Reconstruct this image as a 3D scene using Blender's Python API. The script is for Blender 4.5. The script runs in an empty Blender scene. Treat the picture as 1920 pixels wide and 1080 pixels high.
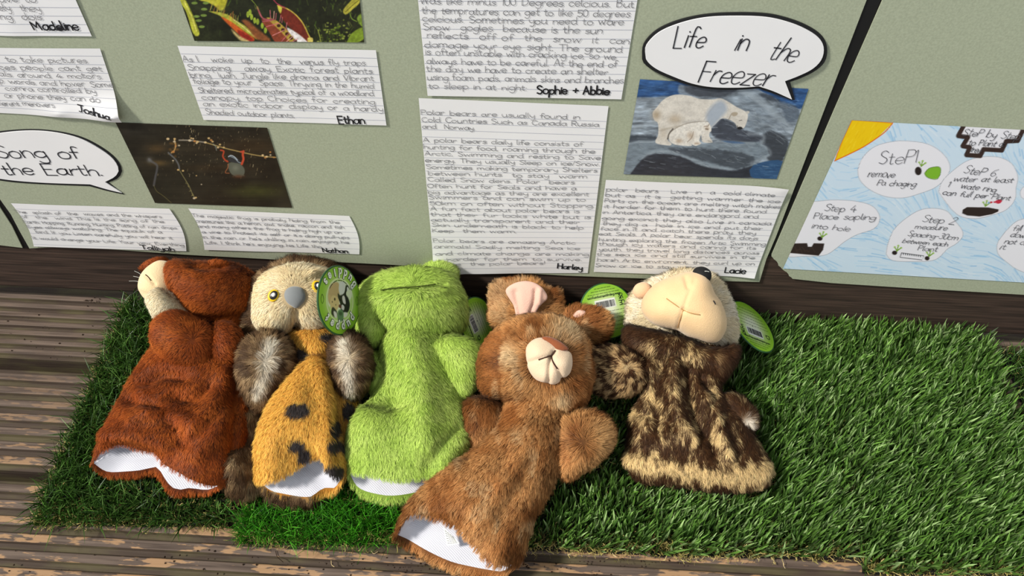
import bpy, math, random
import numpy as np
from mathutils import Vector, Matrix
from mathutils.geometry import delaunay_2d_cdt

SC = bpy.context.scene
COL = SC.collection
rng = np.random.default_rng(7)
random.seed(7)

# ------------------------------------------------------------------ camera
CAM_Y, CAM_H = -0.708, 0.9368
FPX = 1483.64                                   # focal length in pixels of a 1920 wide frame
CR = np.array([[0.9985624698, 0.0526723946, 0.0099303955],     # right
               [-0.0472259466, 0.7769513070, 0.6277868878],    # up
               [-0.0253516049, 0.6273533975, -0.7783219197]])  # forward
EYE = np.array([0.0, CAM_Y, CAM_H])
cam_data = bpy.data.cameras.new('camera')
cam_data.sensor_width = 36.0
cam_data.lens = 36.0 * FPX / 1920.0
cam_data.clip_start = 0.01
cam = bpy.data.objects.new('camera', cam_data)
COL.objects.link(cam)
m = Matrix.Identity(4)
for i in range(3):
    m[i][0], m[i][1], m[i][2], m[i][3] = CR[0][i], CR[1][i], -CR[2][i], EYE[i]
cam.matrix_world = m
SC.camera = cam

# ------------------------------------------------------------------ light
world = bpy.data.worlds.new('overcast_sky')
SC.world = world
world.use_nodes = True
bg = world.node_tree.nodes['Background']
bg.inputs[0].default_value = (0.93, 0.97, 1.0, 1)
bg.inputs[1].default_value = 0.66
sun_data = bpy.data.lights.new('sun', 'SUN')
sun_data.energy = 4.6
sun_data.angle = math.radians(7)
sun_data.color = (1.0, 0.95, 0.86)
sun = bpy.data.objects.new('sun', sun_data)
COL.objects.link(sun)
sun.rotation_euler = Vector((0.66, 0.27, -0.70)).to_track_quat('-Z', 'Y').to_euler()
sun.location = (-1.2, -0.4, 2.0)
vs = SC.view_settings
vs.view_transform = 'Standard'
vs.look = 'None'
vs.exposure = 0.0
vs.gamma = 1.0
vs.use_curve_mapping = False

# ------------------------------------------------------------------ geometry helpers
def nrm(v):
    v = np.asarray(v, float)
    return v / np.maximum(np.linalg.norm(v, axis=-1, keepdims=True), 1e-12)

def ray(px, py):
    px, py = np.asarray(px, float), np.asarray(py, float)
    d = np.stack([(px - 960) / FPX, -(py - 540) / FPX, np.ones_like(px)], -1)
    return d @ CR

def proj(P):
    c = (np.asarray(P, float) - EYE) @ CR.T
    return np.stack([960 + FPX * c[..., 0] / c[..., 2], 540 - FPX * c[..., 1] / c[..., 2]], -1)

def onwall(px, py, y=-0.003):
    d = ray(px, py)
    t = (y - CAM_Y) / d[..., 1]
    return EYE + d * t[..., None]

def atz(px, py, z):
    d = ray(px, py)
    t = (np.asarray(z, float) - CAM_H) / d[..., 2]
    return EYE + d * t[..., None]

def lin(c):
    c = np.asarray(c, float) / 255.0
    return np.where(c <= 0.04045, c / 12.92, ((c + 0.055) / 1.055) ** 2.4)

class Plane:
    """A plane in the scene: origin, normal towards the viewer's side, two axes."""
    def __init__(self, o, n, e1=None):
        self.o = np.asarray(o, float)
        self.n = nrm(n)
        e1 = CR[0] if e1 is None else np.asarray(e1, float)
        self.e1 = nrm(e1 - self.n * np.dot(e1, self.n))
        self.e2 = np.cross(self.n, self.e1)
    def hit(self, px, py):
        d = ray(px, py)
        t = ((self.o - EYE) @ self.n) / (d @ self.n)
        return EYE + d * t[..., None]
    def uv(self, px, py):
        p = self.hit(px, py) - self.o
        return np.stack([p @ self.e1, p @ self.e2], -1)
    def xyz(self, uv, h=0.0):
        uv = np.asarray(uv, float)
        h = np.asarray(h, float)
        return self.o + uv[..., :1] * self.e1 + uv[..., 1:2] * self.e2 + h[..., None] * self.n

WALL = Plane((0, -0.003, 0.5), (0, -1, 0), (1, 0, 0))

def catmull(P, n, closed=False):
    """Smooth polyline through P, n samples at even arc length."""
    P = np.asarray(P, float)
    if closed:
        Q = np.concatenate([P[-1:], P, P[:2]])
    else:
        Q = np.concatenate([2 * P[:1] - P[1:2], P, 2 * P[-1:] - P[-2:-1]])
    out = []
    t = np.linspace(0, 1, 13)[:-1, None]
    for i in range(1, len(Q) - 2):
        a, b, c, d = Q[i - 1], Q[i], Q[i + 1], Q[i + 2]
        out.append(0.5 * (2 * b + (c - a) * t + (2 * a - 5 * b + 4 * c - d) * t ** 2 + (3 * b - a - 3 * c + d) * t ** 3))
    out = np.concatenate(out + [Q[-2][None]])
    L = np.concatenate([[0], np.cumsum(np.linalg.norm(np.diff(out, axis=0), axis=1))])
    s = np.linspace(0, L[-1], n + 1)[:-1] if closed else np.linspace(0, L[-1], n)
    return np.stack([np.interp(s, L, out[:, k]) for k in range(out.shape[1])], -1)

def polydist(X, P, closed=False):
    """distance from points X (n,2) to polyline P, and the running parameter of the nearest point"""
    X = np.asarray(X, float)
    P = np.asarray(P, float)
    if closed:
        P = np.concatenate([P, P[:1]])
    best = np.full(len(X), 1e9)
    for a, b in zip(P[:-1], P[1:]):
        ab = b - a
        t = np.clip(((X - a) @ ab) / max(ab @ ab, 1e-12), 0, 1)
        best = np.minimum(best, np.linalg.norm(X - a - t[:, None] * ab, axis=1))
    return best

def inside(X, P):
    X = np.asarray(X, float)
    P = np.asarray(P, float)
    r = np.zeros(len(X), bool)
    for a, b in zip(P, np.roll(P, -1, axis=0)):
        c = (a[1] > X[:, 1]) != (b[1] > X[:, 1])
        with np.errstate(divide='ignore', invalid='ignore'):
            xx = (b[0] - a[0]) * (X[:, 1] - a[1]) / (b[1] - a[1]) + a[0]
        r ^= c & (X[:, 0] < xx)
    return r

def sdf(X, P):
    d = polydist(X, P, True)
    return np.where(inside(X, P), d, -d)

def vnoise(X, seed=0):
    """smooth value noise in 2D, -1..1"""
    X = np.asarray(X, float)
    i = np.floor(X).astype(np.int64)
    f = X - i
    f = f * f * (3 - 2 * f)
    def h(a, b):
        v = (a * 374761393 + b * 668265263 + seed * 974634777) & 0x7fffffff
        v = ((v ^ (v >> 13)) * 1274126177) & 0x7fffffff
        return ((v ^ (v >> 16)) & 0xffff) / 32767.5 - 1
    x, y = i[..., 0], i[..., 1]
    a = h(x, y) * (1 - f[..., 0]) + h(x + 1, y) * f[..., 0]
    b = h(x, y + 1) * (1 - f[..., 0]) + h(x + 1, y + 1) * f[..., 0]
    return a * (1 - f[..., 1]) + b * f[..., 1]

def fbm(X, seed=0, oct=3):
    r, a, s = 0, 1, 0
    for k in range(oct):
        r = r + a * vnoise(np.asarray(X) * 2 ** k, seed + k * 17)
        s += a
        a *= 0.55
    return r / s

# ------------------------------------------------------------------ object helpers
def tag(o, label=None, cat=None, group=None, kind=None):
    for k, v in (('label', label), ('category', cat), ('group', group), ('kind', kind)):
        if v:
            o[k] = v
    return o

def thing(name, loc, label, cat, group=None):
    o = bpy.data.objects.new(name, None)
    o.empty_display_size = 0.03
    COL.objects.link(o)
    o.location = [float(x) for x in loc]
    return tag(o, label, cat, group)

def mk(name, V, faces, mats, parent=None, col=None, hn=None, smooth=True, midx=None):
    """one mesh object out of arrays; faces is a list of (n,3) / (n,4) arrays or lists of ngons"""
    V = np.asarray(V, np.float32)
    me = bpy.data.meshes.new(name)
    loops, tot = [], []
    for f in faces:
        if isinstance(f, np.ndarray):
            if len(f) == 0:
                continue
            loops.append(f.reshape(-1))
            tot.append(np.full(len(f), f.shape[1]))
        else:
            for g in f:
                loops.append(np.asarray(g))
                tot.append(np.array([len(g)]))
    loops = np.concatenate(loops).astype(np.int32)
    tot = np.concatenate(tot).astype(np.int32)
    start = np.concatenate([[0], np.cumsum(tot)[:-1]]).astype(np.int32)
    me.vertices.add(len(V))
    me.vertices.foreach_set('co', V.ravel())
    me.loops.add(len(loops))
    me.loops.foreach_set('vertex_index', loops)
    me.polygons.add(len(tot))
    me.polygons.foreach_set('loop_start', start)
    me.polygons.foreach_set('loop_total', tot)
    if midx is not None:
        me.polygons.foreach_set('material_index', np.asarray(midx, np.int32))
    me.update(calc_edges=True)
    me.polygons.foreach_set('use_smooth', np.full(len(tot), bool(smooth)))
    if col is not None:
        a = me.color_attributes.new('Col', 'FLOAT_COLOR', 'POINT')
        c = np.ones((len(V), 4), np.float32)
        c[:, :3] = col
        a.data.foreach_set('color', c.ravel())
    if hn is not None:
        a = me.attributes.new('hn', 'FLOAT_VECTOR', 'POINT')
        a.data.foreach_set('vector', np.asarray(hn, np.float32).ravel())
    for mm in (mats if isinstance(mats, (list, tuple)) else [mats]):
        me.materials.append(mm)
    o = bpy.data.objects.new(name, me)
    COL.objects.link(o)
    if parent is not None:
        o.parent = parent
        # vertices are in scene coordinates; only the Empty at a thing's base is moved
        o.matrix_parent_inverse = Matrix.Translation(-Vector(parent.location)) if parent.type == 'EMPTY' else Matrix.Identity(4)
    return o

def vnormals(V, F):
    N = np.zeros_like(V)
    for f in F:
        a, b, c = V[f[:, 0]], V[f[:, 1]], V[f[:, 2]]
        n = np.cross(b - a, c - a) if f.shape[1] == 3 else np.cross(c - a, V[f[:, 3]] - b)
        for k in range(f.shape[1]):
            np.add.at(N, f[:, k], n)
    return nrm(N)

def gridfaces(nu, nv, closed_u=False, base=0):
    """faces of a grid with index = j*nu + i"""
    i = np.arange(nu if closed_u else nu - 1)
    j = np.arange(nv - 1)
    I, J = np.meshgrid(i, j)
    I, J = I.ravel(), J.ravel()
    I2 = (I + 1) % nu
    return base + np.stack([J * nu + I, J * nu + I2, (J + 1) * nu + I2, (J + 1) * nu + I], -1)

# ------------------------------------------------------------------ materials
def mat(name, rgb=None, rough=0.7, spec=0.3, attr=False, hn=False, transl=0.0, sheen=0.0, bump=None, var=None, coat=0.0):
    mt = bpy.data.materials.new(name)
    mt.use_nodes = True
    nt = mt.node_tree
    N, L = nt.nodes, nt.links
    b = N['Principled BSDF']
    b.inputs['Roughness'].default_value = rough
    b.inputs['Specular IOR Level'].default_value = spec
    b.inputs['Sheen Weight'].default_value = sheen
    b.inputs['Coat Weight'].default_value = coat
    csock = None
    if attr:
        a = N.new('ShaderNodeAttribute')
        a.attribute_name = 'Col'
        csock = a.outputs['Color']
    else:
        b.inputs['Base Color'].default_value = (*lin(rgb), 1)
        if var:                                     # var = (noise scale, strength of the mottling)
            tc = N.new('ShaderNodeTexCoord')
            nz = N.new('ShaderNodeTexNoise')
            nz.inputs['Scale'].default_value = var[0]
            nz.inputs['Detail'].default_value = 6
            L.new(tc.outputs['Object'], nz.inputs['Vector'])
            r = N.new('ShaderNodeMapRange')
            r.inputs[1].default_value = 0.3
            r.inputs[2].default_value = 0.7
            r.inputs[3].default_value = 1 - var[1]
            r.inputs[4].default_value = 1 + var[1]
            L.new(nz.outputs[0], r.inputs[0])
            mx = N.new('ShaderNodeVectorMath')
            mx.operation = 'SCALE'
            mx.inputs[0].default_value = lin(rgb)
            L.new(r.outputs[0], mx.inputs['Scale'])
            csock = mx.outputs[0]
    if csock is not None:
        L.new(csock, b.inputs['Base Color'])
    nsock = None
    if hn:
        a2 = N.new('ShaderNodeAttribute')
        a2.attribute_name = 'hn'
        vt = N.new('ShaderNodeVectorTransform')
        vt.vector_type = 'NORMAL'
        vt.convert_from = 'OBJECT'
        vt.convert_to = 'WORLD'
        L.new(a2.outputs['Vector'], vt.inputs[0])
        nsock = vt.outputs[0]
    elif bump:                                      # bump = (noise scale, strength, distance)
        tc = N.new('ShaderNodeTexCoord')
        nz = N.new('ShaderNodeTexNoise')
        nz.inputs['Scale'].default_value = bump[0]
        nz.inputs['Detail'].default_value = 4
        L.new(tc.outputs['Object'], nz.inputs['Vector'])
        bp = N.new('ShaderNodeBump')
        bp.inputs['Strength'].default_value = bump[1]
        bp.inputs['Distance'].default_value = bump[2]
        L.new(nz.outputs[0], bp.inputs['Height'])
        nsock = bp.outputs[0]
    if nsock is not None:
        L.new(nsock, b.inputs['Normal'])
    if transl > 0:
        t = N.new('ShaderNodeBsdfTranslucent')
        if csock is not None:
            L.new(csock, t.inputs[0])
        else:
            t.inputs[0].default_value = (*lin(rgb), 1)
        if nsock is not None:
            L.new(nsock, t.inputs['Normal'])
        ms = N.new('ShaderNodeMixShader')
        ms.inputs[0].default_value = transl
        L.new(b.outputs[0], ms.inputs[1])
        L.new(t.outputs[0], ms.inputs[2])
        L.new(ms.outputs[0], N['Material Output'].inputs[0])
    return mt

def wood_mat(name, dark, light, worn=None, zworn=0.0, green=None):
    """stained wood with grain along x; worn = bare colour showing in patches on tops above zworn"""
    mt = bpy.data.materials.new(name)
    mt.use_nodes = True
    nt = mt.node_tree
    N, L = nt.nodes, nt.links
    b = N['Principled BSDF']
    b.inputs['Roughness'].default_value = 0.72
    b.inputs['Specular IOR Level'].default_value = 0.25
    tc = N.new('ShaderNodeTexCoord')
    def noise(scale, sx, sy, sz, detail=6):
        mp = N.new('ShaderNodeMapping')
        mp.inputs['Scale'].default_value = (sx, sy, sz)
        L.new(tc.outputs['Object'], mp.inputs[0])
        nz = N.new('ShaderNodeTexNoise')
        nz.inputs['Scale'].default_value = scale
        nz.inputs['Detail'].default_value = detail
        L.new(mp.outputs[0], nz.inputs['Vector'])
        return nz.outputs[0]
    def ramp(s, p0, c0, p1, c1):
        r = N.new('ShaderNodeValToRGB')
        r.color_ramp.elements[0].position = p0
        r.color_ramp.elements[1].position = p1
        r.color_ramp.elements[0].color = (*c0, 1)
        r.color_ramp.elements[1].color = (*c1, 1)
        L.new(s, r.inputs[0])
        return r.outputs[0]
    grain = noise(9, 1.2, 26, 26)
    col = ramp(grain, 0.32, lin(dark), 0.72, lin(light))
    def mix(f, a, c):
        mx = N.new('ShaderNodeMixRGB')
        L.new(f, mx.inputs[0])
        L.new(a, mx.inputs[1])
        if isinstance(c, bpy.types.NodeSocket):
            L.new(c, mx.inputs[2])
        else:
            mx.inputs[2].default_value = (*lin(c), 1)
        return mx.outputs[0]
    if worn:
        big = noise(5, 2.6, 7, 7, 4)
        fine = noise(30, 1.6, 7, 7, 9)
        ad = N.new('ShaderNodeMath')
        ad.operation = 'ADD'
        L.new(big, ad.inputs[0])
        L.new(fine, ad.inputs[1])
        f = ramp(ad.outputs[0], 0.505, (0, 0, 0), 0.54, (1, 1, 1))
        ad2 = N.new('ShaderNodeMath')
        ad2.operation = 'MULTIPLY'
        ad2.inputs[1].default_value = 0.5
        L.new(ad.outputs[0], ad2.inputs[0])
        nt.links.remove(f.node.inputs[0].links[0])
        L.new(ad2.outputs[0], f.node.inputs[0])
        sx = N.new('ShaderNodeSeparateXYZ')
        L.new(tc.outputs['Object'], sx.inputs[0])
        gt = N.new('ShaderNodeMath')
        gt.operation = 'GREATER_THAN'
        gt.inputs[1].default_value = zworn
        L.new(sx.outputs[2], gt.inputs[0])
        # the front of the deck is walked bare more than the back
        yr = N.new('ShaderNodeMapRange')
        yr.inputs[1].default_value = -0.13
        yr.inputs[2].default_value = -0.32
        yr.inputs[3].default_value = 0.03
        yr.inputs[4].default_value = 0.75
        L.new(sx.outputs[1], yr.inputs[0])
        mu = N.new('ShaderNodeMath')
        mu.operation = 'MULTIPLY'
        L.new(f, mu.inputs[0])
        L.new(gt.outputs[0], mu.inputs[1])
        mu2 = N.new('ShaderNodeMath')
        mu2.operation = 'MULTIPLY'
        L.new(mu.outputs[0], mu2.inputs[0])
        L.new(yr.outputs[0], mu2.inputs[1])
        col = mix(mu2.outputs[0], col, worn)
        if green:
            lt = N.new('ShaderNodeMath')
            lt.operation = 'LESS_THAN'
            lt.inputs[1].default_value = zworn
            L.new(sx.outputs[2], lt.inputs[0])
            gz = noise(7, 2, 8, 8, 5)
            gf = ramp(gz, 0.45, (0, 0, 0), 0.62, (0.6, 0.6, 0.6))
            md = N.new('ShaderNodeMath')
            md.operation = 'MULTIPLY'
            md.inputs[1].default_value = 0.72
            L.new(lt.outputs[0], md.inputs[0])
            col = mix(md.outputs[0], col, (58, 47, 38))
            mu3 = N.new('ShaderNodeMath')
            mu3.operation = 'MULTIPLY'
            L.new(gf, mu3.inputs[0])
            L.new(lt.outputs[0], mu3.inputs[1])
            col = mix(mu3.outputs[0], col, green)
    L.new(col, b.inputs['Base Color'])
    bp = N.new('ShaderNodeBump')
    bp.inputs['Strength'].default_value = 0.35
    bp.inputs['Distance'].default_value = 0.002
    L.new(grain, bp.inputs['Height'])
    L.new(bp.outputs[0], b.inputs['Normal'])
    return mt

M_SUGAR = mat('sage_sugar_paper', (166, 173, 150), 0.9, 0.1, var=(420, 0.10), bump=(900, 0.15, 0.0006))
M_PAPER = mat('white_paper', (236, 236, 238), 0.8, 0.2, var=(14, 0.02))
M_RULE = mat('grey_ruled_line', (168, 172, 186), 0.9, 0.1)
M_PENCIL = mat('pencil_grey', (126, 126, 130), 0.7, 0.2)
M_PEN = mat('thin_black_pen', (52, 52, 58), 0.7, 0.2)
M_SOFTPEN = mat('dark_pencil', (88, 88, 94), 0.7, 0.2)
M_MARKER = mat('black_marker', (30, 30, 34), 0.6, 0.3)
M_BLACKCARD = mat('black_card', (26, 27, 29), 0.7, 0.3)
M_PRINT = mat('printed_photo', attr=True, rough=0.38, spec=0.4)
M_DRAW = mat('coloured_pencil_drawing', attr=True, rough=0.8, spec=0.15)
M_FUR = mat('plush_fur', attr=True, hn=True, rough=0.58, spec=0.14, sheen=0.03, transl=0.1)
M_VELVET = mat('short_velvet', attr=True, rough=0.85, spec=0.1, sheen=0.3, bump=(800, 0.6, 0.0010))
M_LINING = None
M_GRASS = mat('artificial_grass', attr=True, rough=0.42, spec=0.4, transl=0.22)
M_BACKING = mat('black_mat_backing', (22, 24, 22), 0.8, 0.2, bump=(600, 0.4, 0.001))
M_TAG = mat('glossy_tag_card', attr=True, rough=0.35, spec=0.45)
M_TAGWHITE = mat('white_card_edge', (225, 228, 222), 0.6, 0.3)
M_TAGINK = mat('tag_dark_ink', (38, 58, 34), 0.6, 0.3)
M_TAGRIM = mat('tag_dark_green', (40, 84, 44), 0.45, 0.4)
M_TAGLET = mat('tag_white_lettering', (228, 232, 222), 0.5, 0.35)
M_STITCH = mat('dark_thread', (62, 40, 30), 0.8, 0.2)
M_TANSTITCH = mat('tan_thread', (176, 138, 92), 0.8, 0.2)
M_WALL = wood_mat('dark_stained_planks', (46, 37, 32), (82, 65, 56))
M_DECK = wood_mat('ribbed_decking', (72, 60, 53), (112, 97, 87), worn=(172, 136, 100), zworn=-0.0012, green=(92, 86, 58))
M_STRIP = mat('black_strip', (16, 16, 17), 0.55, 0.35)
M_SOIL = mat('dark_soil', (46, 34, 26), 0.95, 0.1)
M_TWIG = mat('pale_straw', (186, 164, 122), 0.9, 0.1)

# ------------------------------------------------------------------ handwriting
GL = {
'a': (58, '50,45 35,55 15,48 5,25 12,5 28,0 45,15 50,45;50,55 50,8 58,0'), 'b': (54, '5,100 5,0;5,35 20,55 42,48 48,27 40,5 22,0 5,12'),
'c': (50, '46,45 30,55 10,45 4,25 12,5 30,0 47,10'), 'd': (58, '48,45 32,55 12,47 4,25 12,4 30,0 48,15;48,100 48,8 56,0'),
'e': (52, '5,28 47,30 44,48 28,56 10,46 4,25 12,5 30,0 46,10'), 'f': (40, '40,90 27,100 17,86 17,0;2,52 35,52'),
'g': (54, '48,45 32,55 12,47 4,27 14,8 30,6 48,20;48,55 48,-20 36,-40 14,-38 6,-26'), 'h': (52, '6,100 6,0;6,32 22,54 40,50 46,32 46,0'),
'i': (16, '8,55 8,0;8,74 10,71'), 'j': (24, '16,55 16,-25 8,-40 -4,-34;16,74 18,71'), 'k': (50, '6,100 6,0;42,55 8,22;18,32 46,0'),
'l': (20, '8,100 8,8 16,0'), 'm': (80, '6,55 6,0;6,35 20,54 34,50 38,34 38,0;38,35 52,54 66,50 72,34 72,0'),
'n': (52, '6,55 6,0;6,32 22,54 40,50 46,32 46,0'), 'o': (54, '26,56 8,46 3,26 10,5 27,0 44,6 50,28 43,48 26,56'),
'p': (54, '6,55 6,-40;6,38 22,55 42,48 48,27 40,6 22,0 6,12'), 'q': (54, '48,45 32,55 12,47 4,25 14,4 30,0 48,15;48,55 48,-40'),
'r': (40, '6,55 6,0;6,32 20,52 36,52'), 's': (44, '40,46 26,56 10,50 10,38 24,30 38,22 38,8 22,0 4,8'),
't': (38, '16,82 16,10 24,0 36,5;2,55 34,55'), 'u': (56, '6,55 6,18 16,0 34,2 46,20;46,55 46,5 54,0'), 'v': (50, '4,55 24,0;24,0 46,55'),
'w': (72, '4,55 18,0;18,0 36,45;36,45 52,0;52,0 68,55'), 'x': (48, '4,55 44,0;44,55 4,0'), 'y': (52, '6,55 10,25 26,14 44,25;46,55 46,-20 34,-40 12,-36'),
'z': (50, '6,55 44,55;44,55 4,0;4,0 46,0'),
'A': (66, '4,0 32,100;32,100 60,0;14,36 50,36'), 'B': (58, '6,100 6,0;6,100 36,98 46,80 36,58 6,55;6,55 42,50 52,28 40,3 6,0'),
'C': (62, '56,85 36,100 12,85 4,50 12,15 36,0 58,14'), 'D': (64, '6,100 6,0;6,100 40,92 58,52 40,8 6,0'),
'E': (56, '50,100 6,100;6,100 6,0;6,0 52,0;6,52 42,52'), 'F': (54, '50,100 6,100;6,100 6,0;6,52 42,52'),
'G': (64, '56,85 36,100 12,85 4,50 12,15 36,0 56,14 58,44;58,44 36,44'), 'H': (62, '6,100 6,0;56,100 56,0;6,52 56,52'),
'I': (18, '8,100 8,0'), 'J': (56, '4,98 52,98;34,98 34,20 24,0 8,6'), 'K': (58, '6,100 6,0;50,100 8,45;20,58 54,0'), 'L': (54, '6,100 6,0;6,0 50,0'),
'M': (80, '6,0 10,100;10,100 38,30;38,30 66,100;66,100 72,0'), 'N': (62, '6,0 6,100;6,100 54,0;54,0 54,100'),
'O': (66, '32,100 10,85 3,50 10,14 32,0 54,14 62,50 54,86 32,100'), 'P': (54, '6,100 6,0;6,100 40,98 50,76 40,52 6,48'),
'R': (58, '6,100 6,0;6,100 40,98 50,76 40,52 6,48;22,50 52,0'), 'S': (56, '48,86 30,100 10,90 8,70 26,54 46,40 50,20 34,0 6,10'),
'T': (62, '2,100 60,100;31,100 31,0'), 'U': (62, '6,100 6,25 24,0 44,8 54,30;54,100 54,0'), 'V': (60, '4,100 30,0;30,0 56,100'),
'W': (84, '4,100 22,0;22,0 42,70;42,70 62,0;62,0 80,100'), 'Y': (60, '4,100 30,50;56,100 30,50;30,50 30,0'), 'X': (58, '4,100 54,0;54,100 4,0'),
'0': (52, '26,100 8,85 3,50 8,14 26,0 44,14 48,50 44,86 26,100'), '1': (26, '18,100 18,0;4,82 18,100'),
'2': (54, '6,80 20,100 40,96 46,76 30,40 4,0;4,0 50,0'), '3': (50, '6,94 30,100 44,80 24,54;24,54 48,34 40,6 20,0 4,8'),
'4': (58, '34,100 4,35;4,35 54,35;38,60 38,0'), '5': (54, '46,100 10,100;10,100 8,56;8,56 30,62 48,45 46,15 24,0 4,10'),
'6': (54, '44,96 18,70 6,35 14,6 34,0 48,18 42,40 24,46 8,30'), '7': (50, '4,100 48,100;48,100 18,0'), '8': (50, '25,54 8,74 25,100 42,76 25,54 6,26 25,0 44,26 25,54'), '9': (50, '44,70 28,50 8,66 14,94 34,98 44,74 40,0'),
'.': (18, '6,3 11,1'), ',': (18, '9,6 4,-14'), '!': (18, '8,100 8,28;8,4 10,1'), "'": (16, '8,100 6,82'), ':': (18, '8,50 10,47;8,4 10,1'),
'-': (44, '6,40 38,40'), '+': (54, '4,42 48,42;26,66 26,18'), '/': (34, '4,-10 30,100'), ' ': (42, ''),
}
GLP = {}
for ch, (w, s) in GL.items():
    st = []
    for seg in s.split(';'):
        if seg:
            P = np.array([[float(v) for v in q.split(',')] for q in seg.split()]) / 100
            if len(P) > 2:
                P = catmull(P, max(7, 3 * len(P)))
            st.append(P)
    GLP[ch] = (w / 100, st)

class Ink:
    """collects pen strokes on a plane as thin raised ribbons; one mesh at the end"""
    def __init__(self, plane, h=0.0004, off=None):
        self.p, self.h, self.off = plane, h, off
        self.V, self.F, self.n = [], [], 0
    def stroke(self, uv, w, closed=False):
        uv = np.asarray(uv, float)
        if len(uv) < 2:
            return
        if closed:
            uv = np.concatenate([uv, uv[:1]])
        t = np.gradient(uv, axis=0)
        t = nrm(t)
        nn = np.stack([-t[:, 1], t[:, 0]], -1)
        uv = uv.copy()
        uv[0] -= t[0] * w * 0.35
        uv[-1] += t[-1] * w * 0.35
        A, B = uv + nn * w / 2, uv - nn * w / 2
        P = np.concatenate([A, B])
        h = np.full(len(P), self.h)
        if self.off is not None:
            h = h + self.off(P)
        self.V.append(self.p.xyz(P, h))
        k = len(uv)
        i = np.arange(k - 1)
        self.F.append(self.n + np.stack([i + k, i + k + 1, i + 1, i], -1))
        self.n += 2 * k
    def px(self, pts, wpx, closed=False, smooth=0):
        """stroke through picture points, width in pixels at that spot"""
        pts = np.asarray(pts, float)
        if smooth:
            pts = catmull(pts, smooth, closed)
        uv = self.p.uv(pts[:, 0], pts[:, 1])
        self.stroke(uv, wpx, closed)
    def text(self, s, a, b, hpx, w, jitter=0.05, slant=0.0, space=1.0):
        """text whose baseline runs from picture point a to b; hpx = cap height in metres on the plane"""
        A, B = self.p.uv(np.array([a[0], b[0]]), np.array([a[1], b[1]]))
        d = B - A
        Lw = np.linalg.norm(d)
        d = d / Lw
        up = np.array([-d[1], d[0]])
        tot = sum(GLP.get(c, GLP[' '])[0] * (space if c == ' ' else 1) for c in s)
        sx = Lw / tot
        x = 0.0
        for c in s:
            wd, st = GLP.get(c, GLP[' '])
            js, jy, jr = 1 + random.gauss(0, jitter), random.gauss(0, jitter * 0.5), random.gauss(0, jitter * 0.9) + slant
            for P in st:
                X = (x + P[:, 0] * random.uniform(1 - jitter, 1 + jitter)) * sx + (P[:, 1]) * jr * hpx
                Y = (P[:, 1] * js + jy) * hpx
                self.stroke(A + X[:, None] * d + Y[:, None] * up, w * random.uniform(0.85, 1.15))
            x += wd * (space if c == ' ' else 1)
    def poly(self, uv):
        uv = np.asarray(uv, float)
        h = np.full(len(uv), self.h)
        if self.off is not None:
            h = h + self.off(uv)
        self.V.append(self.p.xyz(uv, h))
        if not hasattr(self, 'G'):
            self.G = []
        self.G.append(list(range(self.n, self.n + len(uv))))
        self.n += len(uv)
    def build(self, name, material, parent, label=None):
        fs = [np.concatenate(self.F)] if self.F else []
        if hasattr(self, 'G'):
            fs.append(self.G)
        o = mk(name, np.concatenate(self.V), fs, material, parent, smooth=False)
        if label:
            o['label'] = label
        return o
# ------------------------------------------------------------------ the setting
# back wall of dark stained horizontal planks
def profile_x(name, prof, x0, x1, material, closed=False):
    """extrude a (y,z) profile along x"""
    prof = np.asarray(prof, float)
    k = len(prof)
    xs = np.array([x0, x1])
    V = np.concatenate([np.concatenate([np.full((k, 1), x), prof], 1) for x in xs])
    i = np.arange(k if closed else k - 1)
    j = (i + 1) % k
    F = np.stack([i, j, j + k, i + k], -1)
    fs = [F]
    if closed:
        fs.append([list(range(k))[::-1], list(range(k, 2 * k))])
    return mk(name, V, fs, material, smooth=False)

prof = []
zb = 0.005
for k in range(8):                                  # planks 150 mm wide with small rounded edges
    z0, z1 = zb, zb + 0.146
    prof += [(0.03, z0), (0.004, z0), (0.001, z0 + 0.001), (0.0, z0 + 0.004), (0.0, z1 - 0.004), (0.001, z1 - 0.001), (0.004, z1), (0.03, z1)]
    zb = z1 + 0.004
w_ = profile_x('wall_back', prof, -1.6, 1.6, M_WALL)
tag(w_, kind='structure')

# ribbed deck boards running along the wall
prof = []
def board(y_back, y_front):
    n = 7
    pitch = (y_back - y_front) / n
    pts = [(y_back, -0.035), (y_back, -0.003)]
    for r in range(n):
        a = y_back - r * pitch
        g = 0.0052
        pts += [(a - 0.0012, -0.0006), (a - 0.0024, 0.0), (a - pitch * 0.50, 0.0), (a - pitch * 0.55, -0.0008), (a - pitch * 0.62, -g), (a - pitch * 0.93, -g), (a - pitch * 0.985, -0.0026)]
    pts[-1] = (y_front, -0.003)
    pts += [(y_front, -0.035)]
    return pts
yb = 0.03
prof += [(0.04, -0.034), (-0.0075, -0.034)]
edges = [(-0.0075, -0.121), (-0.1455, -0.2895), (-0.3065, -0.4505), (-0.4675, -0.6115), (-0.6285, -0.7725), (-0.7895, -0.9335)]
for a, b in edges:
    prof += board(a, b)
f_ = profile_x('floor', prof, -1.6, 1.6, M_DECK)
tag(f_, kind='structure')
# joists that show through the gaps between the boards
for q, jx in enumerate((-0.9, -0.66, -0.42, -0.02, 0.38, 0.78)):
    V = [(jx + a, y, z) for z in (-0.14, -0.036) for a, y in ((-0.024, 0.03), (0.024, 0.03), (0.024, -1.0), (-0.024, -1.0))]
    j_ = mk('trim_%d' % (q + 3), V, [np.array([[0, 1, 2, 3], [7, 6, 5, 4], [0, 4, 5, 1], [1, 5, 6, 2], [2, 6, 7, 3], [3, 7, 4, 0]])], M_DECK, smooth=False)
    tag(j_, kind='structure')

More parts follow.
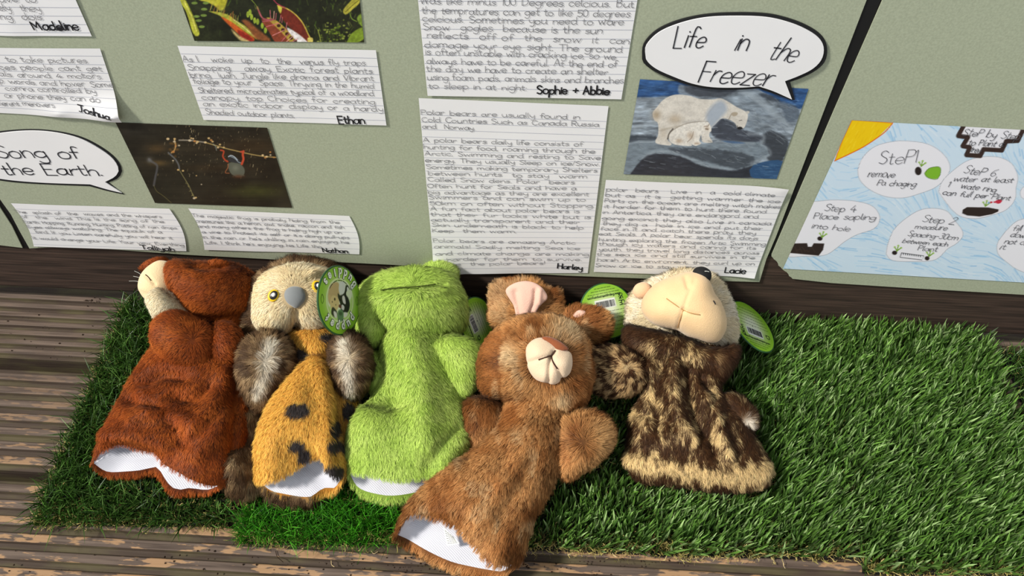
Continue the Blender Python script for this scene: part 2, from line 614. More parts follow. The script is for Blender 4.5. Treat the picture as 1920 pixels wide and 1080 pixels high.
def slab(name, pts, y0, y1, material, parent=None):
    """flat shape on the wall: outline (wall x,z) with a back at y0 and a front at y1"""
    P = np.asarray(pts, float)
    k = len(P)
    V = np.concatenate([np.stack([P[:, 0], np.full(k, y), P[:, 1]], -1) for y in (y0, y1)])
    i = np.arange(k)
    j = (i + 1) % k
    area = np.sum(P[:, 0] * np.roll(P[:, 1], -1) - np.roll(P[:, 0], -1) * P[:, 1])
    front = list(range(k, 2 * k))
    side = np.stack([i, j, j + k, i + k], -1)
    if area < 0:
        front = front[::-1]
        side = side[:, ::-1]
    return mk(name, V, [[front], side], material, parent, smooth=False)

def wxz(pts, y=-0.003):
    pts = np.asarray(pts, float)
    return onwall(pts[:, 0], pts[:, 1], y)[:, [0, 2]]

# flat black strips filling the gaps between the paper sheets
for q, pts in enumerate(([(-70, 250), (-20, 250), (62, 466), (36, 466)], [(1600, 0 - 160), (1720, -160), (1452, 482), (1430, 482)])):
    s_ = slab('trim_%d' % (q + 1), wxz(pts), 0.0, -0.0015, M_STRIP)
    tag(s_, kind='structure')

# sage green sugar paper sheets
def jag(pts, amp, n):
    P = []
    for a, b in zip(pts[:-1], pts[1:]):
        for t in np.linspace(0, 1, n, endpoint=False):
            P.append((a[0] + (b[0] - a[0]) * t + random.gauss(0, amp), a[1] + (b[1] - a[1]) * t + random.gauss(0, amp)))
    return P + [pts[-1]]
sheetC = [(-30, 300), (0, 374), (20, 402), (38, 436), (55, 466), (110, 463), (170, 465), (350, 478), (520, 487), (660, 493), (780, 499), (900, 508), (1060, 517), (1250, 524), (1424, 529),
          (1437, 486), (1455, 444), (1548, 200), (1625, 0), (1690, -170), (-95, -170), (-95, 100)]
sheetL = [(-260, -170), (-130, -170), (-70, 240), (-20, 345), (0, 390), (22, 424), (42, 465), (0, 460), (-200, 452)]
sheetR = [(1708, -170), (1655, 0), (1567, 200), (1447, 478)] + jag([(1447, 481), (1456, 491), (1466, 504), (1478, 514), (1486, 523)], 0.9, 4) + [(1560, 531), (1700, 540), (1920, 553), (2150, 566), (2240, -170)]
for pts, lb in ((sheetC, 'large sage green paper sheet between the two black gaps, carrying most of the notes'),
                (sheetL, 'sliver of green paper sheet beyond the black gap at the far left edge'),
                (sheetR, 'sage green paper sheet with torn lower corner, holding the coloured drawing')):
    s_ = slab('backing_sheet', wxz(pts), -0.0016, -0.0028, M_SUGAR)
    tag(s_, lb, 'paper', 'green backing sheets on the wall')

# ------------------------------------------------------------------ notes on lined paper
def quad_frame(corners, h0):
    W = WALL.uv(np.array([c[0] for c in corners]), np.array([c[1] for c in corners]))
    TL, TR, BR, BL = W
    ex, ey = TR - TL, BL - TL
    A = np.linalg.inv(np.stack([ex, ey], -1))
    def st(uv):
        return (np.asarray(uv) - TL) @ A.T
    def at(s, t):
        s, t = np.asarray(s, float)[..., None], np.asarray(t, float)[..., None]
        return TL * (1 - s) * (1 - t) + TR * s * (1 - t) + BR * s * t + BL * (1 - s) * t
    return W, st, at

def note(corners, label, lines, name, cap, first, spacing, curl=(), wp=0.00062, xlines=True, nx=64, hand=0.06, conv=None, nlines=None, bend=None):
    """lined sheet with a pencil text and a marker-written name"""
    cv = conv or (lambda p: p)
    W, st, at = quad_frame(corners, 0.001)
    def off(uv):
        s = st(uv)
        h = np.full(len(s), 0.0006)
        h = h + 0.0005 * vnoise(s * [3.3, 2.1] + len(label), 3) + 0.0005
        for (s0, t0, r, a) in curl:
            d = np.hypot((s[:, 0] - s0), (s[:, 1] - t0))
            h = h + a * np.clip(1 - d / r, 0, 1) ** 2
        return h
    root = thing('handwritten_note', WALL.xyz(at(0.5, 0.5), 0.0), label, 'note', 'handwritten notes on the green paper')
    S, T = np.meshgrid(np.linspace(0, 1, nx), np.linspace(0, 1, nx))
    S, T = S.ravel(), T.ravel()
    uv = at(S, T)
    if bend is not None:
        uv = uv + bend(S, T)
    V = WALL.xyz(uv, off(uv))
    F = gridfaces(nx, nx)[:, ::-1]
    ink = Ink(WALL, 0.00015, off)
    width = np.linalg.norm(W[1] - W[0])
    hgt = np.linalg.norm(W[3] - W[0])
    t = first
    while t < 0.985:
        s = np.linspace(0.002, 0.998, 24)
        P = at(s, np.full(24, t))
        if bend is not None:
            P = P + bend(s, np.full(24, t))
        ink.stroke(P, 0.00042)
        t += spacing / hgt
    V2 = np.concatenate(ink.V)
    F2 = np.concatenate(ink.F)
    mk('paper', np.concatenate([V, V2]), [F, F2 + len(V)], [M_PAPER, M_RULE], root, smooth=True, midx=[0] * len(F) + [1] * len(F2))
    pen = Ink(WALL, 0.0005, off)
    for (s, x0, y0, x1, y1) in lines:
        pen.text(s, cv((x0, y0)), cv((x1, y1)), cap, wp, hand)
    if lines:
        pen.build('pencil_writing', M_PENCIL, root)
    for (s, x0, y0, x1, y1, c, w) in name:
        pn = Ink(WALL, 0.0006, off)
        pn.text(s, cv((x0, y0)), cv((x1, y1)), c, w, 0.05)
        if s == 'Madeline':
            uvp = WALL.uv(np.array([113.0]), np.array([52.5]))[0]
            th = np.linspace(0, 2 * math.pi, 14, endpoint=False)
            pn.poly(uvp + np.stack([np.cos(th) * 0.0026, np.sin(th) * 0.0024], -1))
        pn.build('name_in_marker', M_MARKER, root, 'name in thick black marker')
    return root

def crop(ox, oy, s):
    return lambda p: (ox + p[0] / s, oy + p[1] / s)

# Madeline and Joshua run out of the picture on the left
note([(-60, -60), (118, -58), (173, 67), (-20, 66)], 'lined note cut off at the top left corner, only its last lines showing',
     [('have to', -60, 5, 305, 12), ('ely  they', -2, 78, 345, 88), ('ing  dois', -2, 150, 352, 155)], [('Madeline', 278, 235, 655, 238, 0.0105, 0.0016)], 0.0080, 0.16, 0.0102, conv=crop(0, 0, 4.3206), hand=0.08)
note([(-105, 88), (188, 90), (232, 223), (-55, 208)], 'lined note with a lifted lower right corner, cut off at the left edge',
     [('to take pictures', 60, 497, 720, 505), ('ces people cant get', 0, 555, 840, 572), ('als around 4 motors', 0, 612, 830, 634), ('p words and hover Some', 0, 668, 935, 705),
      ('camra controlled by', 50, 725, 790, 752), ('or phone they can do', 45, 785, 825, 812), ('ferent menovers', 0, 850, 455, 856)],
     [('Joshua', 648, 885, 922, 928, 0.0092, 0.0016)], 0.0072, 0.10, 0.0102, curl=[(1.0, 1.0, 0.42, 0.010), (0.62, 1.0, 0.25, 0.003)], conv=crop(0, 0, 4.3206), hand=0.08)
note([(333, 85), (705, 93), (725, 234), (382, 224)], 'lined note about exotic forest plants, under the flytrap picture',
     [('As I   woke  up  to  the  venus fly traps', 95, 455, 1470, 487), ('Snapping   away. Exotic forest plants', 135, 517, 1520, 548), ('bring  lush, Jungle like drama and Vibrant', 150, 573, 1530, 604),
      ('foliage to your  Space. Thryving in the humid', 175, 622, 1530, 658), ('Sheltered microclimates typical of a woodland', 215, 690, 1530, 714),
      ('canopy, top Choices for creating', 235, 742, 1540, 775), ('an exotic indoor display or a hardy', 245, 790, 1600, 830), ('Shaded outdoor plants.', 270, 852, 935, 880)],
     [('Ethan', 1260, 920, 1465, 920, 0.0112, 0.0016)], 0.0074, 0.10, 0.0102, conv=crop(320, 0, 4))
note([(21, 380), (318, 390), (350, 470), (64, 461)], 'small slanted lined note about rain and waves, below the left speech bubble',
     [('The  splash of  the  waves and the whispers', 82, 107, 860, 133), ('of  the  wind This Is the song of the', 112, 133, 875, 160), ('Earth. Hopping. Running, Hunting. Patting of rain drops', 130, 160, 940, 193),
      ('Eyes allways watching. The squauk of a', 148, 185, 862, 215), ('bird. If you Listen carefully you will hear it', 195, 213, 918, 247), ('It would change your Life. Your view. Everthing', 178, 245, 978, 283)],
     [('Talliyah', 750, 297, 930, 309, 0.0088, 0.0014)], 0.0060, 0.12, 0.0118, conv=crop(0, 360, 2.8235), bend=lambda s, t: np.stack([0.006 * np.sin(math.pi * t), 0 * t], -1))
note([(353, 390), (655, 404), (674, 476), (384, 467)], 'small slanted lined note about a frog, below the dark frog picture',
     [('The majestic frog is probaly hiding from the', 1020, 128, 1800, 165), ('creatures like a heron, owl, snake, raccon and fish', 1038, 157, 1825, 192), ('and many others the frog is hiding high up on', 1050, 183, 1810, 217),
      ("a vine to Protect its self or it's doing pull-ups", 1070, 212, 1852, 245), ("in the rain or he's chilling in rain enjoying his", 1075, 240, 1850, 270), ("Life. I think he's enjoying his Life tho", 1090, 268, 1705, 293)],
     [('Nathan', 1710, 314, 1845, 320, 0.0088, 0.0014)], 0.0060, 0.12, 0.0118, conv=crop(0, 360, 2.8235), bend=lambda s, t: np.stack([0.005 * np.sin(math.pi * t), 0 * t], -1))
note([(778, -60), (1205, -62), (1165, 185), (802, 178)], 'lined note cut off at the top middle, signed with two names joined by a plus',
     [('Was like minus 100 Degrees celcious. But', 110, 22, 1715, 50), ('the tempratures can get to like 50 degrees', 125, 92, 1685, 125), ('celcious. Sometimes you need to ware', 130, 155, 1640, 185),
      ('Snow  gogles  because is the sun', 135, 215, 1480, 248), ('reflects  off of  the  snow  it  can', 160, 275, 1680, 325), ('damage your eye sight. The ground', 145, 345, 1630, 388),
      ('is often unstable with cracking ice, so we', 150, 402, 1580, 440), ('always have to be careful. At the end of', 160, 470, 1590, 500), ('the day we have to create an shelter', 160, 527, 1520, 555),
      ('using foam pads, animals skins and branches', 165, 590, 1635, 620), ('to sleep in at night:', 175, 655, 915, 672)],
     [('Sophie + Abbie', 985, 695, 1530, 702, 0.0106, 0.0018)], 0.0078, 0.09, 0.0103, conv=crop(760, 0, 4))
note([(785, 183), (1141, 198), (1102, 511), (815, 513)], 'full page lined note on polar bears, behind the green frog puppet',
     [('Polar bears are usually found in', 92, 105, 1040, 135), ('Cold Countries Such as Canada Russia', 98, 150, 1155, 178), ('and  Norway.', 100, 188, 418, 200),
      ('A polar bears daily life consists of', 105, 270, 1060, 295), ('hunting for food, roaming through the', 108, 310, 1130, 337), ('Arctic, Swimming and resting to Save', 115, 350, 1165, 375),
      ('energy. They usually Sleep on ice/Snow.', 118, 390, 1160, 412), ('Sometimes making temporary Shelters', 125, 430, 1145, 450), ('between hunts  to stay  warm', 135, 467, 1085, 485),
      ('Called Snow dens. Polar  bears', 135, 505, 1010, 520), ('Often hunt for Seals and have a', 133, 543, 1020, 555), ('big advantage as they are excellent', 135, 580, 1095, 590),
      ('Swimmers and can swim up to', 138, 610, 1075, 622), ('50km on often without Stopping.', 145, 645, 1128, 660), ('A fun fact about polar bears is', 148, 678, 1040, 692),
      ('that their fur looks white but is', 150, 710, 1105, 727), ('actually transparent and their', 152, 742, 1040, 757), ('Skin underneath is black to help', 158, 773, 1062, 790), ('Keep  them warm.', 160, 807, 665, 812),
      ('Polar bears are amazing Arctic', 165, 865, 1015, 880), ('animals! Sadly melting Sea ice', 170, 900, 1040, 912), ('and climate change are making', 178, 940, 1095, 948),
      ('it harder for them to survive.', 185, 975, 1055, 978), ('Save  the polar bears!', 198, 1005, 835, 1000)],
     [('Harley', 903, 1022, 1055, 1034, 0.0102, 0.0017)], 0.0068, 0.075, 0.0107, curl=[(0.0, 1.0, 0.22, 0.016)], conv=crop(760, 180, 3.1775), hand=0.045)
note([(1136, 336), (1478, 350), (1414, 518), (1113, 509)], 'wide lined note on polar bears, above the hedgehog puppet',
     [('polar  bears   Live  in  a  cold climate', 170, 177, 1690, 222), ('but as  it is  getting warmer the ice', 163, 225, 1735, 280), ('Parts on the ocean are melting witch makes', 155, 277, 1745, 332),
      ('it harder for them to hunt there found', 157, 328, 1615, 374), ('in Antartica, they are endangord and', 140, 380, 1545, 419), ('going excinct they also Live in canada', 135, 434, 1660, 482),
      ('they dig a  hole in ice and put their', 135, 482, 1580, 527), ('face in it and catch there pray. they', 120, 528, 1520, 567), ('eat Seals. A polar bear spends its days', 105, 573, 1540, 614),
      ('hunting exploring the frozen Artic Swimming', 105, 625, 1610, 667), ('though icy waters and caring for its', 105, 665, 1520, 702), ('youth. they travel long distances across', 105, 712, 1550, 747),
      ('the sea ice and still survives in the', 85, 757, 1515, 787), ('harsh Artic enviroment. they curl up on', 90, 807, 1510, 842), ('Snow or ice to stay warm', 75, 859, 1015, 874)],
     [('Lacie', 1235, 908, 1425, 915, 0.0116, 0.0017)], 0.0066, 0.085, 0.0104, curl=[(1.0, 0.0, 0.25, 0.004), (1.0, 1.0, 0.2, 0.004)], conv=crop(1100, 320, 4.8))

# ------------------------------------------------------------------ printed photographs and the drawing
class Pic:
    """colours of a print, painted vertex by vertex on a fine grid over its four corners"""
    def __init__(self, corners, nu, nv, h):
        self.W, self.st, self.at = quad_frame(corners, h)
        S, T = np.meshgrid(np.linspace(0, 1, nu), np.linspace(0, 1, nv))
        self.s, self.t = S.ravel(), T.ravel()
        self.uv = self.at(self.s, self.t)
        self.V = WALL.xyz(self.uv, np.full(len(self.uv), h))
        self.X = proj(self.V)
        self.nu, self.nv = nu, nv
        self.C = np.zeros((len(self.X), 3))
    def mixin(self, m, c):
        m = np.clip(m, 0, 1)[:, None]
        self.C = self.C * (1 - m) + np.asarray(c, float) * m
    def near(self, P, pad):
        lo, hi = P.min(0) - pad, P.max(0) + pad
        return np.nonzero(np.all((self.X > lo) & (self.X < hi), axis=1))[0]
    def poly(self, P, c, soft=1.0, alpha=1.0, smooth=True, rough=0.0, rs=0.2):
        P = np.asarray(P, float)
        if smooth:
            P = catmull(P, max(16, 4 * len(P)), True)
        k = self.near(P, soft * 2 + 1)
        if len(k) == 0:
            return
        d = sdf(self.X[k], P)
        if rough:
            d = d + rough * fbm(self.X[k] * rs, 5)
        m = np.zeros(len(self.X))
        m[k] = np.clip(0.5 + d / (2 * soft), 0, 1) * alpha
        self.mixin(m, c)
    def line(self, P, w, c, soft=0.5, alpha=1.0, smooth=True):
        P = np.asarray(P, float)
        if smooth and len(P) > 2:
            P = catmull(P, 4 * len(P))
        k = self.near(P, w + soft * 2)
        if len(k) == 0:
            return
        d = polydist(self.X[k], P)
        m = np.zeros(len(self.X))
        m[k] = np.clip(0.5 + (w / 2 - d) / (2 * soft), 0, 1) * alpha
        self.mixin(m, c)
    def dot(self, p, rx, ry, c, alpha=1.0, soft=0.6):
        th = np.linspace(0, 2 * math.pi, 12, endpoint=False)
        self.poly(np.stack([p[0] + rx * np.cos(th), p[1] + ry * np.sin(th)], -1), c, soft, alpha, smooth=False)
    def glow(self, p, r, c, alpha):
        d = np.hypot((self.X[:, 0] - p[0]) / r[0], (self.X[:, 1] - p[1]) / r[1])
        self.mixin(np.exp(-d * d * 2) * alpha, c)
    def noise(self, sx, sy, amp, seed=0, oct=3):
        n = fbm(self.X * [sx, sy], seed, oct)
        self.C = np.clip(self.C * (1 + amp * n[:, None]), 0, 255)
    def build(self, name, material, label, cat, group, part='print'):
        root = thing(name, WALL.xyz(self.at(0.5, 0.5)), label, cat, group)
        o = mk(part, self.V, [gridfaces(self.nu, self.nv)[:, ::-1]], material, root, col=lin(self.C))
        return root

def C_(f, pts):
    return [f(p) for p in pts]

# polar bears on the rocks
p = Pic([(1200, 148), (1516, 166), (1456, 335), (1169, 326)], 330, 230, 0.0006)
c = crop(1180, 130, 5.143)
p.C[:] = (142, 154, 166)
p.noise(0.03, 0.22, 0.35, 1)
p.poly(C_(c, [(40, 80), (1760, 150), (1640, 400), (1430, 310), (1200, 190), (580, 240), (480, 250), (50, 262)]), (52, 88, 138), 1.5)
p.poly(C_(c, [(480, 150), (530, 160), (600, 240), (480, 235)]), (128, 142, 158), 2)
p.poly(C_(c, [(520, 160), (900, 170), (1210, 180), (1300, 240), (1450, 320), (1640, 420), (1600, 540), (1300, 620), (1140, 600), (900, 480), (900, 300), (620, 250)]), (126, 138, 150), 2)
p.noise(0.05, 0.16, 0.34, 2)
for P, q in (([(530, 165), (780, 180), (1030, 195), (930, 255), (880, 275), (600, 250)], (72, 78, 88)), ([(1250, 240), (1330, 235), (1450, 300), (1440, 320), (1330, 290)], (66, 74, 86)),
             ([(1430, 320), (1560, 330), (1645, 410), (1600, 500), (1520, 500), (1490, 420)], (92, 104, 118)), ([(780, 600), (880, 475), (1000, 515), (1100, 585), (1290, 640), (1200, 710), (900, 690)], (62, 67, 78)),
             ([(1290, 620), (1400, 598), (1530, 690), (1480, 875), (1350, 885), (1280, 720)], (60, 65, 73)), ([(0, 640), (245, 640), (245, 690), (0, 715)], (64, 72, 82))):
    p.poly(C_(c, P), q, 2.2, 0.92, rough=1.5)
p.poly(C_(c, [(0, 715), (300, 700), (620, 720), (1200, 700), (1290, 720), (1360, 820), (1210, 915), (1190, 1040), (-40, 1030)]), (122, 135, 146), 1.5)
p.poly(C_(c, [(380, 765), (800, 770), (1150, 820), (1210, 905), (1040, 960), (850, 920), (560, 840)]), (70, 77, 86), 2.2, 0.9, rough=2)
p.poly(C_(c, [(10, 1010), (140, 850), (260, 812), (500, 840), (700, 930), (1010, 975), (1190, 930), (1190, 1045), (0, 1040)]), (48, 51, 60), 1.6, 0.95, rough=1)
p.noise(0.10, 0.30, 0.16, 4)
for P, w in (([(1080, 200), (1250, 300), (1400, 430), (1560, 590)], 12), ([(130, 850), (250, 790), (420, 800), (560, 850), (760, 930), (1000, 965)], 4), ([(950, 340), (1150, 440), (1400, 480)], 3), ([(1000, 400), (1250, 520), (1500, 560)], 3),
             ([(0, 710), (200, 690), (420, 730)], 3), ([(800, 660), (900, 690), (1200, 715)], 3), ([(30, 300), (250, 280)], 4), ([(1150, 620), (1290, 640), (1280, 720)], 6), ([(1180, 900), (1360, 820), (1300, 730)], 4), ([(60, 560), (240, 520)], 6), ([(50, 400), (230, 380)], 5)):
    p.line(C_(c, P), w, (172, 184, 194), 3.0, 0.5)
p.poly(C_(c, [(1195, 925), (1480, 882), (1500, 1080), (1190, 1050)]), (50, 84, 124), 1.0, 0.95)
p.poly(C_(c, [(890, 690), (1000, 692), (1120, 712), (1000, 715)]), (70, 100, 140), 1.0, 0.8)
for k in range(70):
    x, y = random.uniform(1200, 1470), random.uniform(900, 1060)
    p.line(C_(c, [(x, y), (x + random.uniform(20, 70), y + random.uniform(-4, 6))]), 0.6, random.choice([(100, 140, 175), (30, 50, 85)]), 0.5, 0.5)
for k in range(70):
    x, y = (random.uniform(90, 470), random.uniform(100, 250)) if k % 2 else (random.uniform(1500, 1720), random.uniform(190, 370))
    p.line(C_(c, [(x, y), (x + random.uniform(20, 80), y + random.uniform(-4, 8))]), 0.6, random.choice([(110, 150, 185), (32, 56, 98)]), 0.5, 0.45)
for k in range(420):                                # grain of the wet rock
    x, y = random.uniform(0, 1600), random.uniform(250, 720)
    if x > 850:
        dx, dy = random.uniform(30, 110), random.uniform(10, 60)
    else:
        dx, dy = random.uniform(40, 140), random.uniform(-14, 4)
    if random.random() < 0.35:
        x, y = random.uniform(60, 1300), random.uniform(720, 960)
        dx, dy = random.uniform(20, 80), random.uniform(-4, 26)
    p.line(C_(c, [(x, y), (x + dx, y + dy)]), random.uniform(0.5, 1.3), random.choice([(176, 188, 198), (156, 170, 182), (66, 74, 86), (84, 94, 106), (190, 200, 208)]), 0.5, random.uniform(0.15, 0.5))
bear = [(225, 420), (270, 360), (320, 300), (400, 255), (480, 242), (580, 255), (680, 285), (800, 290), (880, 280), (950, 310), (1030, 360), (1100, 395), (1140, 425), (1140, 480), (1110, 560), (1065, 578), (1038, 562), (1020, 520),
        (960, 485), (890, 475), (830, 530), (790, 570), (770, 640), (800, 690), (800, 706), (730, 708), (700, 690), (690, 620), (640, 600), (450, 590), (400, 620), (370, 680), (405, 712), (390, 735), (270, 718), (250, 690), (275, 640), (280, 560), (270, 510), (240, 490)]
p.line(C_(c, [(350, 690), (380, 620), (450, 560), (640, 540)]), 5, (40, 42, 48), 1.5, 0.8)
p.poly(C_(c, bear), (216, 211, 202), 0.7)
body = sdf(p.X, catmull(np.array(C_(c, bear)), 160, True)) > 0
n = fbm(p.X * [0.09, 0.14], 9)
p.C[body] = np.clip(p.C[body] * (1 + 0.10 * n[body, None]) * (1 - 0.06 * (fbm(p.X[body] * 0.5, 3)[:, None])), 0, 255)
BP = np.array(bear, float)
for k in range(420):                                # coarse coat of the bear
    x, y = random.uniform(225, 1140), random.uniform(242, 730)
    if inside(np.array([(x, y)]), BP)[0] and sdf(np.array([(x, y)]), BP)[0] > 9:
        sl = (y - 400) / 260
        p.line(C_(c, [(x, y), (x + random.uniform(-6, 8), y + random.uniform(6, 20))]), random.uniform(0.5, 1.0), random.choice([(228, 222, 210), (216, 208, 194), (176, 164, 146), (190, 184, 176), (160, 148, 130)] if sl > 0.1 else [(232, 227, 216), (218, 211, 198), (194, 186, 172), (238, 234, 226)]), 0.5, random.uniform(0.2, 0.5))
p.line(C_(c, [(300, 590), (420, 560), (560, 545)]), 2.5, (150, 138, 120), 1.8, 0.45)
p.poly(C_(c, [(770, 380), (880, 300), (945, 380), (880, 470), (790, 560), (740, 480)]), (158, 172, 190), 4, 0.8)
p.glow(c((260, 440)), (12, 14), (150, 128, 98), 0.6)
p.glow(c((440, 480)), (16, 12), (160, 138, 108), 0.5)
p.glow(c((620, 520)), (22, 8), (150, 150, 150), 0.4)
p.glow(c((330, 620)), (9, 16), (170, 156, 136), 0.4)
p.line(C_(c, [(720, 490), (780, 400), (830, 340)]), 1, (160, 160, 165), 1.2, 0.5)
p.line(C_(c, [(960, 480), (985, 430), (1000, 420)]), 1.2, (120, 108, 92), 1.0, 0.7)
p.poly(C_(c, [(985, 430), (1010, 412), (1045, 420), (1035, 445), (1000, 452)]), (176, 164, 146), 0.8)
p.poly(C_(c, [(1120, 410), (1150, 402), (1158, 415), (1138, 432)]), (200, 196, 190), 0.6)
p.line(C_(c, [(1060, 495), (1085, 490)]), 1.0, (80, 74, 70), 0.6)
p.dot(c((1066, 567)), 5, 2.6, (28, 28, 32))
p.line(C_(c, [(1040, 545), (1050, 570), (1095, 572)]), 1.2, (40, 38, 40), 0.6, 0.9)
p.line(C_(c, [(420, 575), (385, 620), (370, 670)]), 2.4, (58, 52, 48), 1.0, 0.8)
cub = [(380, 660), (400, 610), (470, 560), (560, 525), (660, 510), (755, 508), (785, 560), (788, 600), (735, 615), (690, 640), (675, 690), (692, 715), (640, 738), (600, 722), (605, 735), (560, 740), (440, 725), (392, 695)]
p.line(C_(c, cub[:6]), 2.2, (120, 108, 94), 1.2, 0.6)
p.poly(C_(c, cub), (228, 224, 216), 0.7)
for k in range(120):
    x, y = random.uniform(380, 790), random.uniform(508, 738)
    if inside(np.array([(x, y)]), np.array(cub, float))[0]:
        p.line(C_(c, [(x, y), (x + random.uniform(-8, 8), y + random.uniform(4, 14))]), 0.6, random.choice([(238, 234, 228), (206, 196, 182), (190, 174, 154)]), 0.5, 0.35)
kk = sdf(p.X, catmull(np.array(C_(c, cub)), 90, True)) > 0
p.C[kk] = np.clip(p.C[kk] * (1 + 0.12 * fbm(p.X[kk] * 0.3, 21)[:, None]), 0, 255)
for q, r, a in (((480, 690), (9, 6), 0.55), ((590, 640), (9, 10), 0.5), ((750, 570), (6, 6), 0.5), ((650, 715), (7, 3), 0.6)):
    p.glow(c(q), r, (160, 132, 104), a)
p.line(C_(c, [(560, 700), (600, 660), (620, 600)]), 1, (120, 100, 84), 0.8, 0.7)
p.line(C_(c, [(735, 575), (760, 578)]), 1.6, (96, 80, 68), 0.6, 0.9)
p.line(C_(c, [(720, 550), (760, 545), (770, 525)]), 1.2, (130, 108, 88), 0.6, 0.8)
for q in (((700, 680), (680, 640)), ((760, 690), (790, 700))):
    p.line(C_(c, q), 1.2, (120, 116, 112), 0.8, 0.7)
p.build('photograph', M_PRINT, 'colour print of a polar bear and cub on grey rocks by the sea', 'picture', 'printed photographs on the wall')

# frog hanging from a twig in the rain
p = Pic([(217, 229), (501, 239), (548, 389), (291, 380)], 330, 190, 0.0006)
c = crop(210, 220, 5.486)
p.C[:] = (40, 37, 29)
p.glow(c((1400, 300)), (80, 20), (76, 58, 36), 0.6)
p.glow(c((900, 300)), (110, 30), (52, 45, 34), 0.6)
p.glow(c((480, 470)), (26, 8), (112, 88, 50), 0.6)
p.glow(c((460, 320)), (26, 12), (92, 68, 38), 0.5)
p.glow(c((1500, 760)), (70, 18), (58, 60, 30), 0.8)
p.glow(c((1000, 520)), (110, 10), (56, 45, 30), 0.6)
p.glow(c((250, 120)), (50, 20), (52, 50, 44), 0.6)
p.noise(0.015, 0.4, 0.16, 3)
p.noise(0.04, 0.05, 0.25, 8)
for P, w, q, a in (([(380, 430), (400, 450), (460, 490), (462, 540), (445, 620), (430, 700)], 4, (92, 92, 96), 0.7), ([(430, 700), (460, 760), (530, 810), (610, 880)], 0.9, (120, 112, 66), 0.8), ([(580, 365), (650, 430), (685, 490), (692, 530)], 3, (108, 110, 112), 0.8),
                   ([(692, 540), (740, 620), (790, 700), (815, 760), (850, 830)], 1.4, (136, 128, 84), 0.9), ([(690, 235), (760, 235), (830, 240), (900, 250), (960, 258)], 2.4, (158, 148, 132), 0.9), ([(960, 258), (1050, 285), (1180, 322), (1300, 350), (1420, 378), (1550, 400), (1690, 412)], 1.8, (176, 150, 92), 1.0),
                   ([(1040, 275), (1065, 300), (1075, 340)], 1.4, (150, 160, 150), 0.8), ([(640, 220), (655, 290), (640, 340), (610, 365)], 2.2, (206, 168, 110), 0.9)):
    p.line(C_(c, P), w, q, 0.8, a)
p.glow(c((385, 440)), (7, 7), (110, 110, 108), 0.8)
for q, r in (((575, 222), 3), ((645, 222), 2.4), ((640, 250), 2.4), ((690, 290), 2), ((655, 295), 2.2), ((630, 355), 3), ((815, 215), 2), ((835, 220), 2), ((800, 238), 3), ((850, 245), 2.6), ((880, 252), 2.6), ((870, 265), 2), ((995, 215), 2.4), ((1020, 235), 2.4), ((1035, 250), 2.2),
             ((960, 258), 2.6), ((1110, 280), 2.2), ((1090, 310), 2.2), ((1150, 310), 2), ((1550, 390), 2.4), ((1590, 405), 2.4), ((1575, 415), 2), ((1628, 358), 2), ((1630, 388), 1.8), ((1665, 412), 1.8), ((680, 540), 2.2), ((730, 550), 2.2), ((845, 832), 2.6), ((862, 826), 2.2), ((628, 445), 1.8), ((920, 690), 1.4), ((868, 600), 1.4)):
    p.dot(c(q), r, r * 0.75, random.choice([(214, 180, 120), (226, 196, 146), (190, 130, 70), (206, 190, 160)]), 0.95, 0.8)
for k in range(10):
    p.dot(c((random.uniform(560, 760), random.uniform(260, 420))), 2.5, 2, (150, 104, 46), 0.4, 1.6)
for k in range(150):
    x, y = random.gauss(1150, 330), random.uniform(70, 620)
    if 420 < x < 1640:
        L = random.choice([3, 5, 14, 24])
        p.line(C_(c, [(x, y), (x - L * 0.2, y + L)]), random.uniform(0.5, 1.1), random.choice([(186, 164, 120), (150, 130, 92), (210, 190, 150)]), 0.5, random.uniform(0.3, 0.9))
for k in range(60):
    p.dot(c((random.uniform(350, 1700), random.uniform(100, 880))), 0.5, 0.5, (140, 124, 90), 0.6, 0.5)
for k in range(16):
    t = random.random()
    p.line(C_(c, [(760 + 80 * t, 660 + 160 * t), (760 + 80 * t + random.uniform(-14, 14), 660 + 160 * t + random.uniform(-4, 8))]), 0.8, (150, 140, 86), 0.5, 0.8)
p.poly(C_(c, [(1195, 480), (1260, 455), (1330, 490), (1365, 540), (1350, 600), (1290, 615), (1230, 585), (1200, 530)]), (94, 97, 84), 1.0)
p.glow(c((1270, 520)), (9, 8), (126, 128, 112), 0.7)
p.glow(c((1300, 610)), (14, 5), (88, 50, 30), 0.7)
p.poly(C_(c, [(1195, 400), (1215, 385), (1290, 420), (1330, 470), (1280, 470), (1205, 450)]), (52, 54, 56), 0.8)
p.line(C_(c, [(1198, 405), (1225, 392), (1260, 408), (1290, 440)]), 1.6, (190, 200, 208), 0.6)
p.line(C_(c, [(1215, 400), (1265, 425), (1300, 460), (1330, 470)]), 1.2, (150, 164, 172), 0.6)
p.line(C_(c, [(1118, 338), (1150, 350), (1140, 400), (1165, 440), (1190, 455)]), 3, (176, 70, 44), 0.7)
p.line(C_(c, [(1352, 350), (1345, 385), (1352, 430), (1335, 480)]), 4.2, (196, 78, 50), 0.8)
p.line(C_(c, [(1325, 355), (1352, 350)]), 3, (190, 76, 50), 0.7)
p.line(C_(c, [(1195, 480), (1190, 520), (1165, 568), (1205, 575)]), 1.4, (160, 96, 60), 0.7)
p.build('photograph', M_PRINT, 'dark colour print of a small frog hanging from a twig in the rain', 'picture', 'printed photographs on the wall')

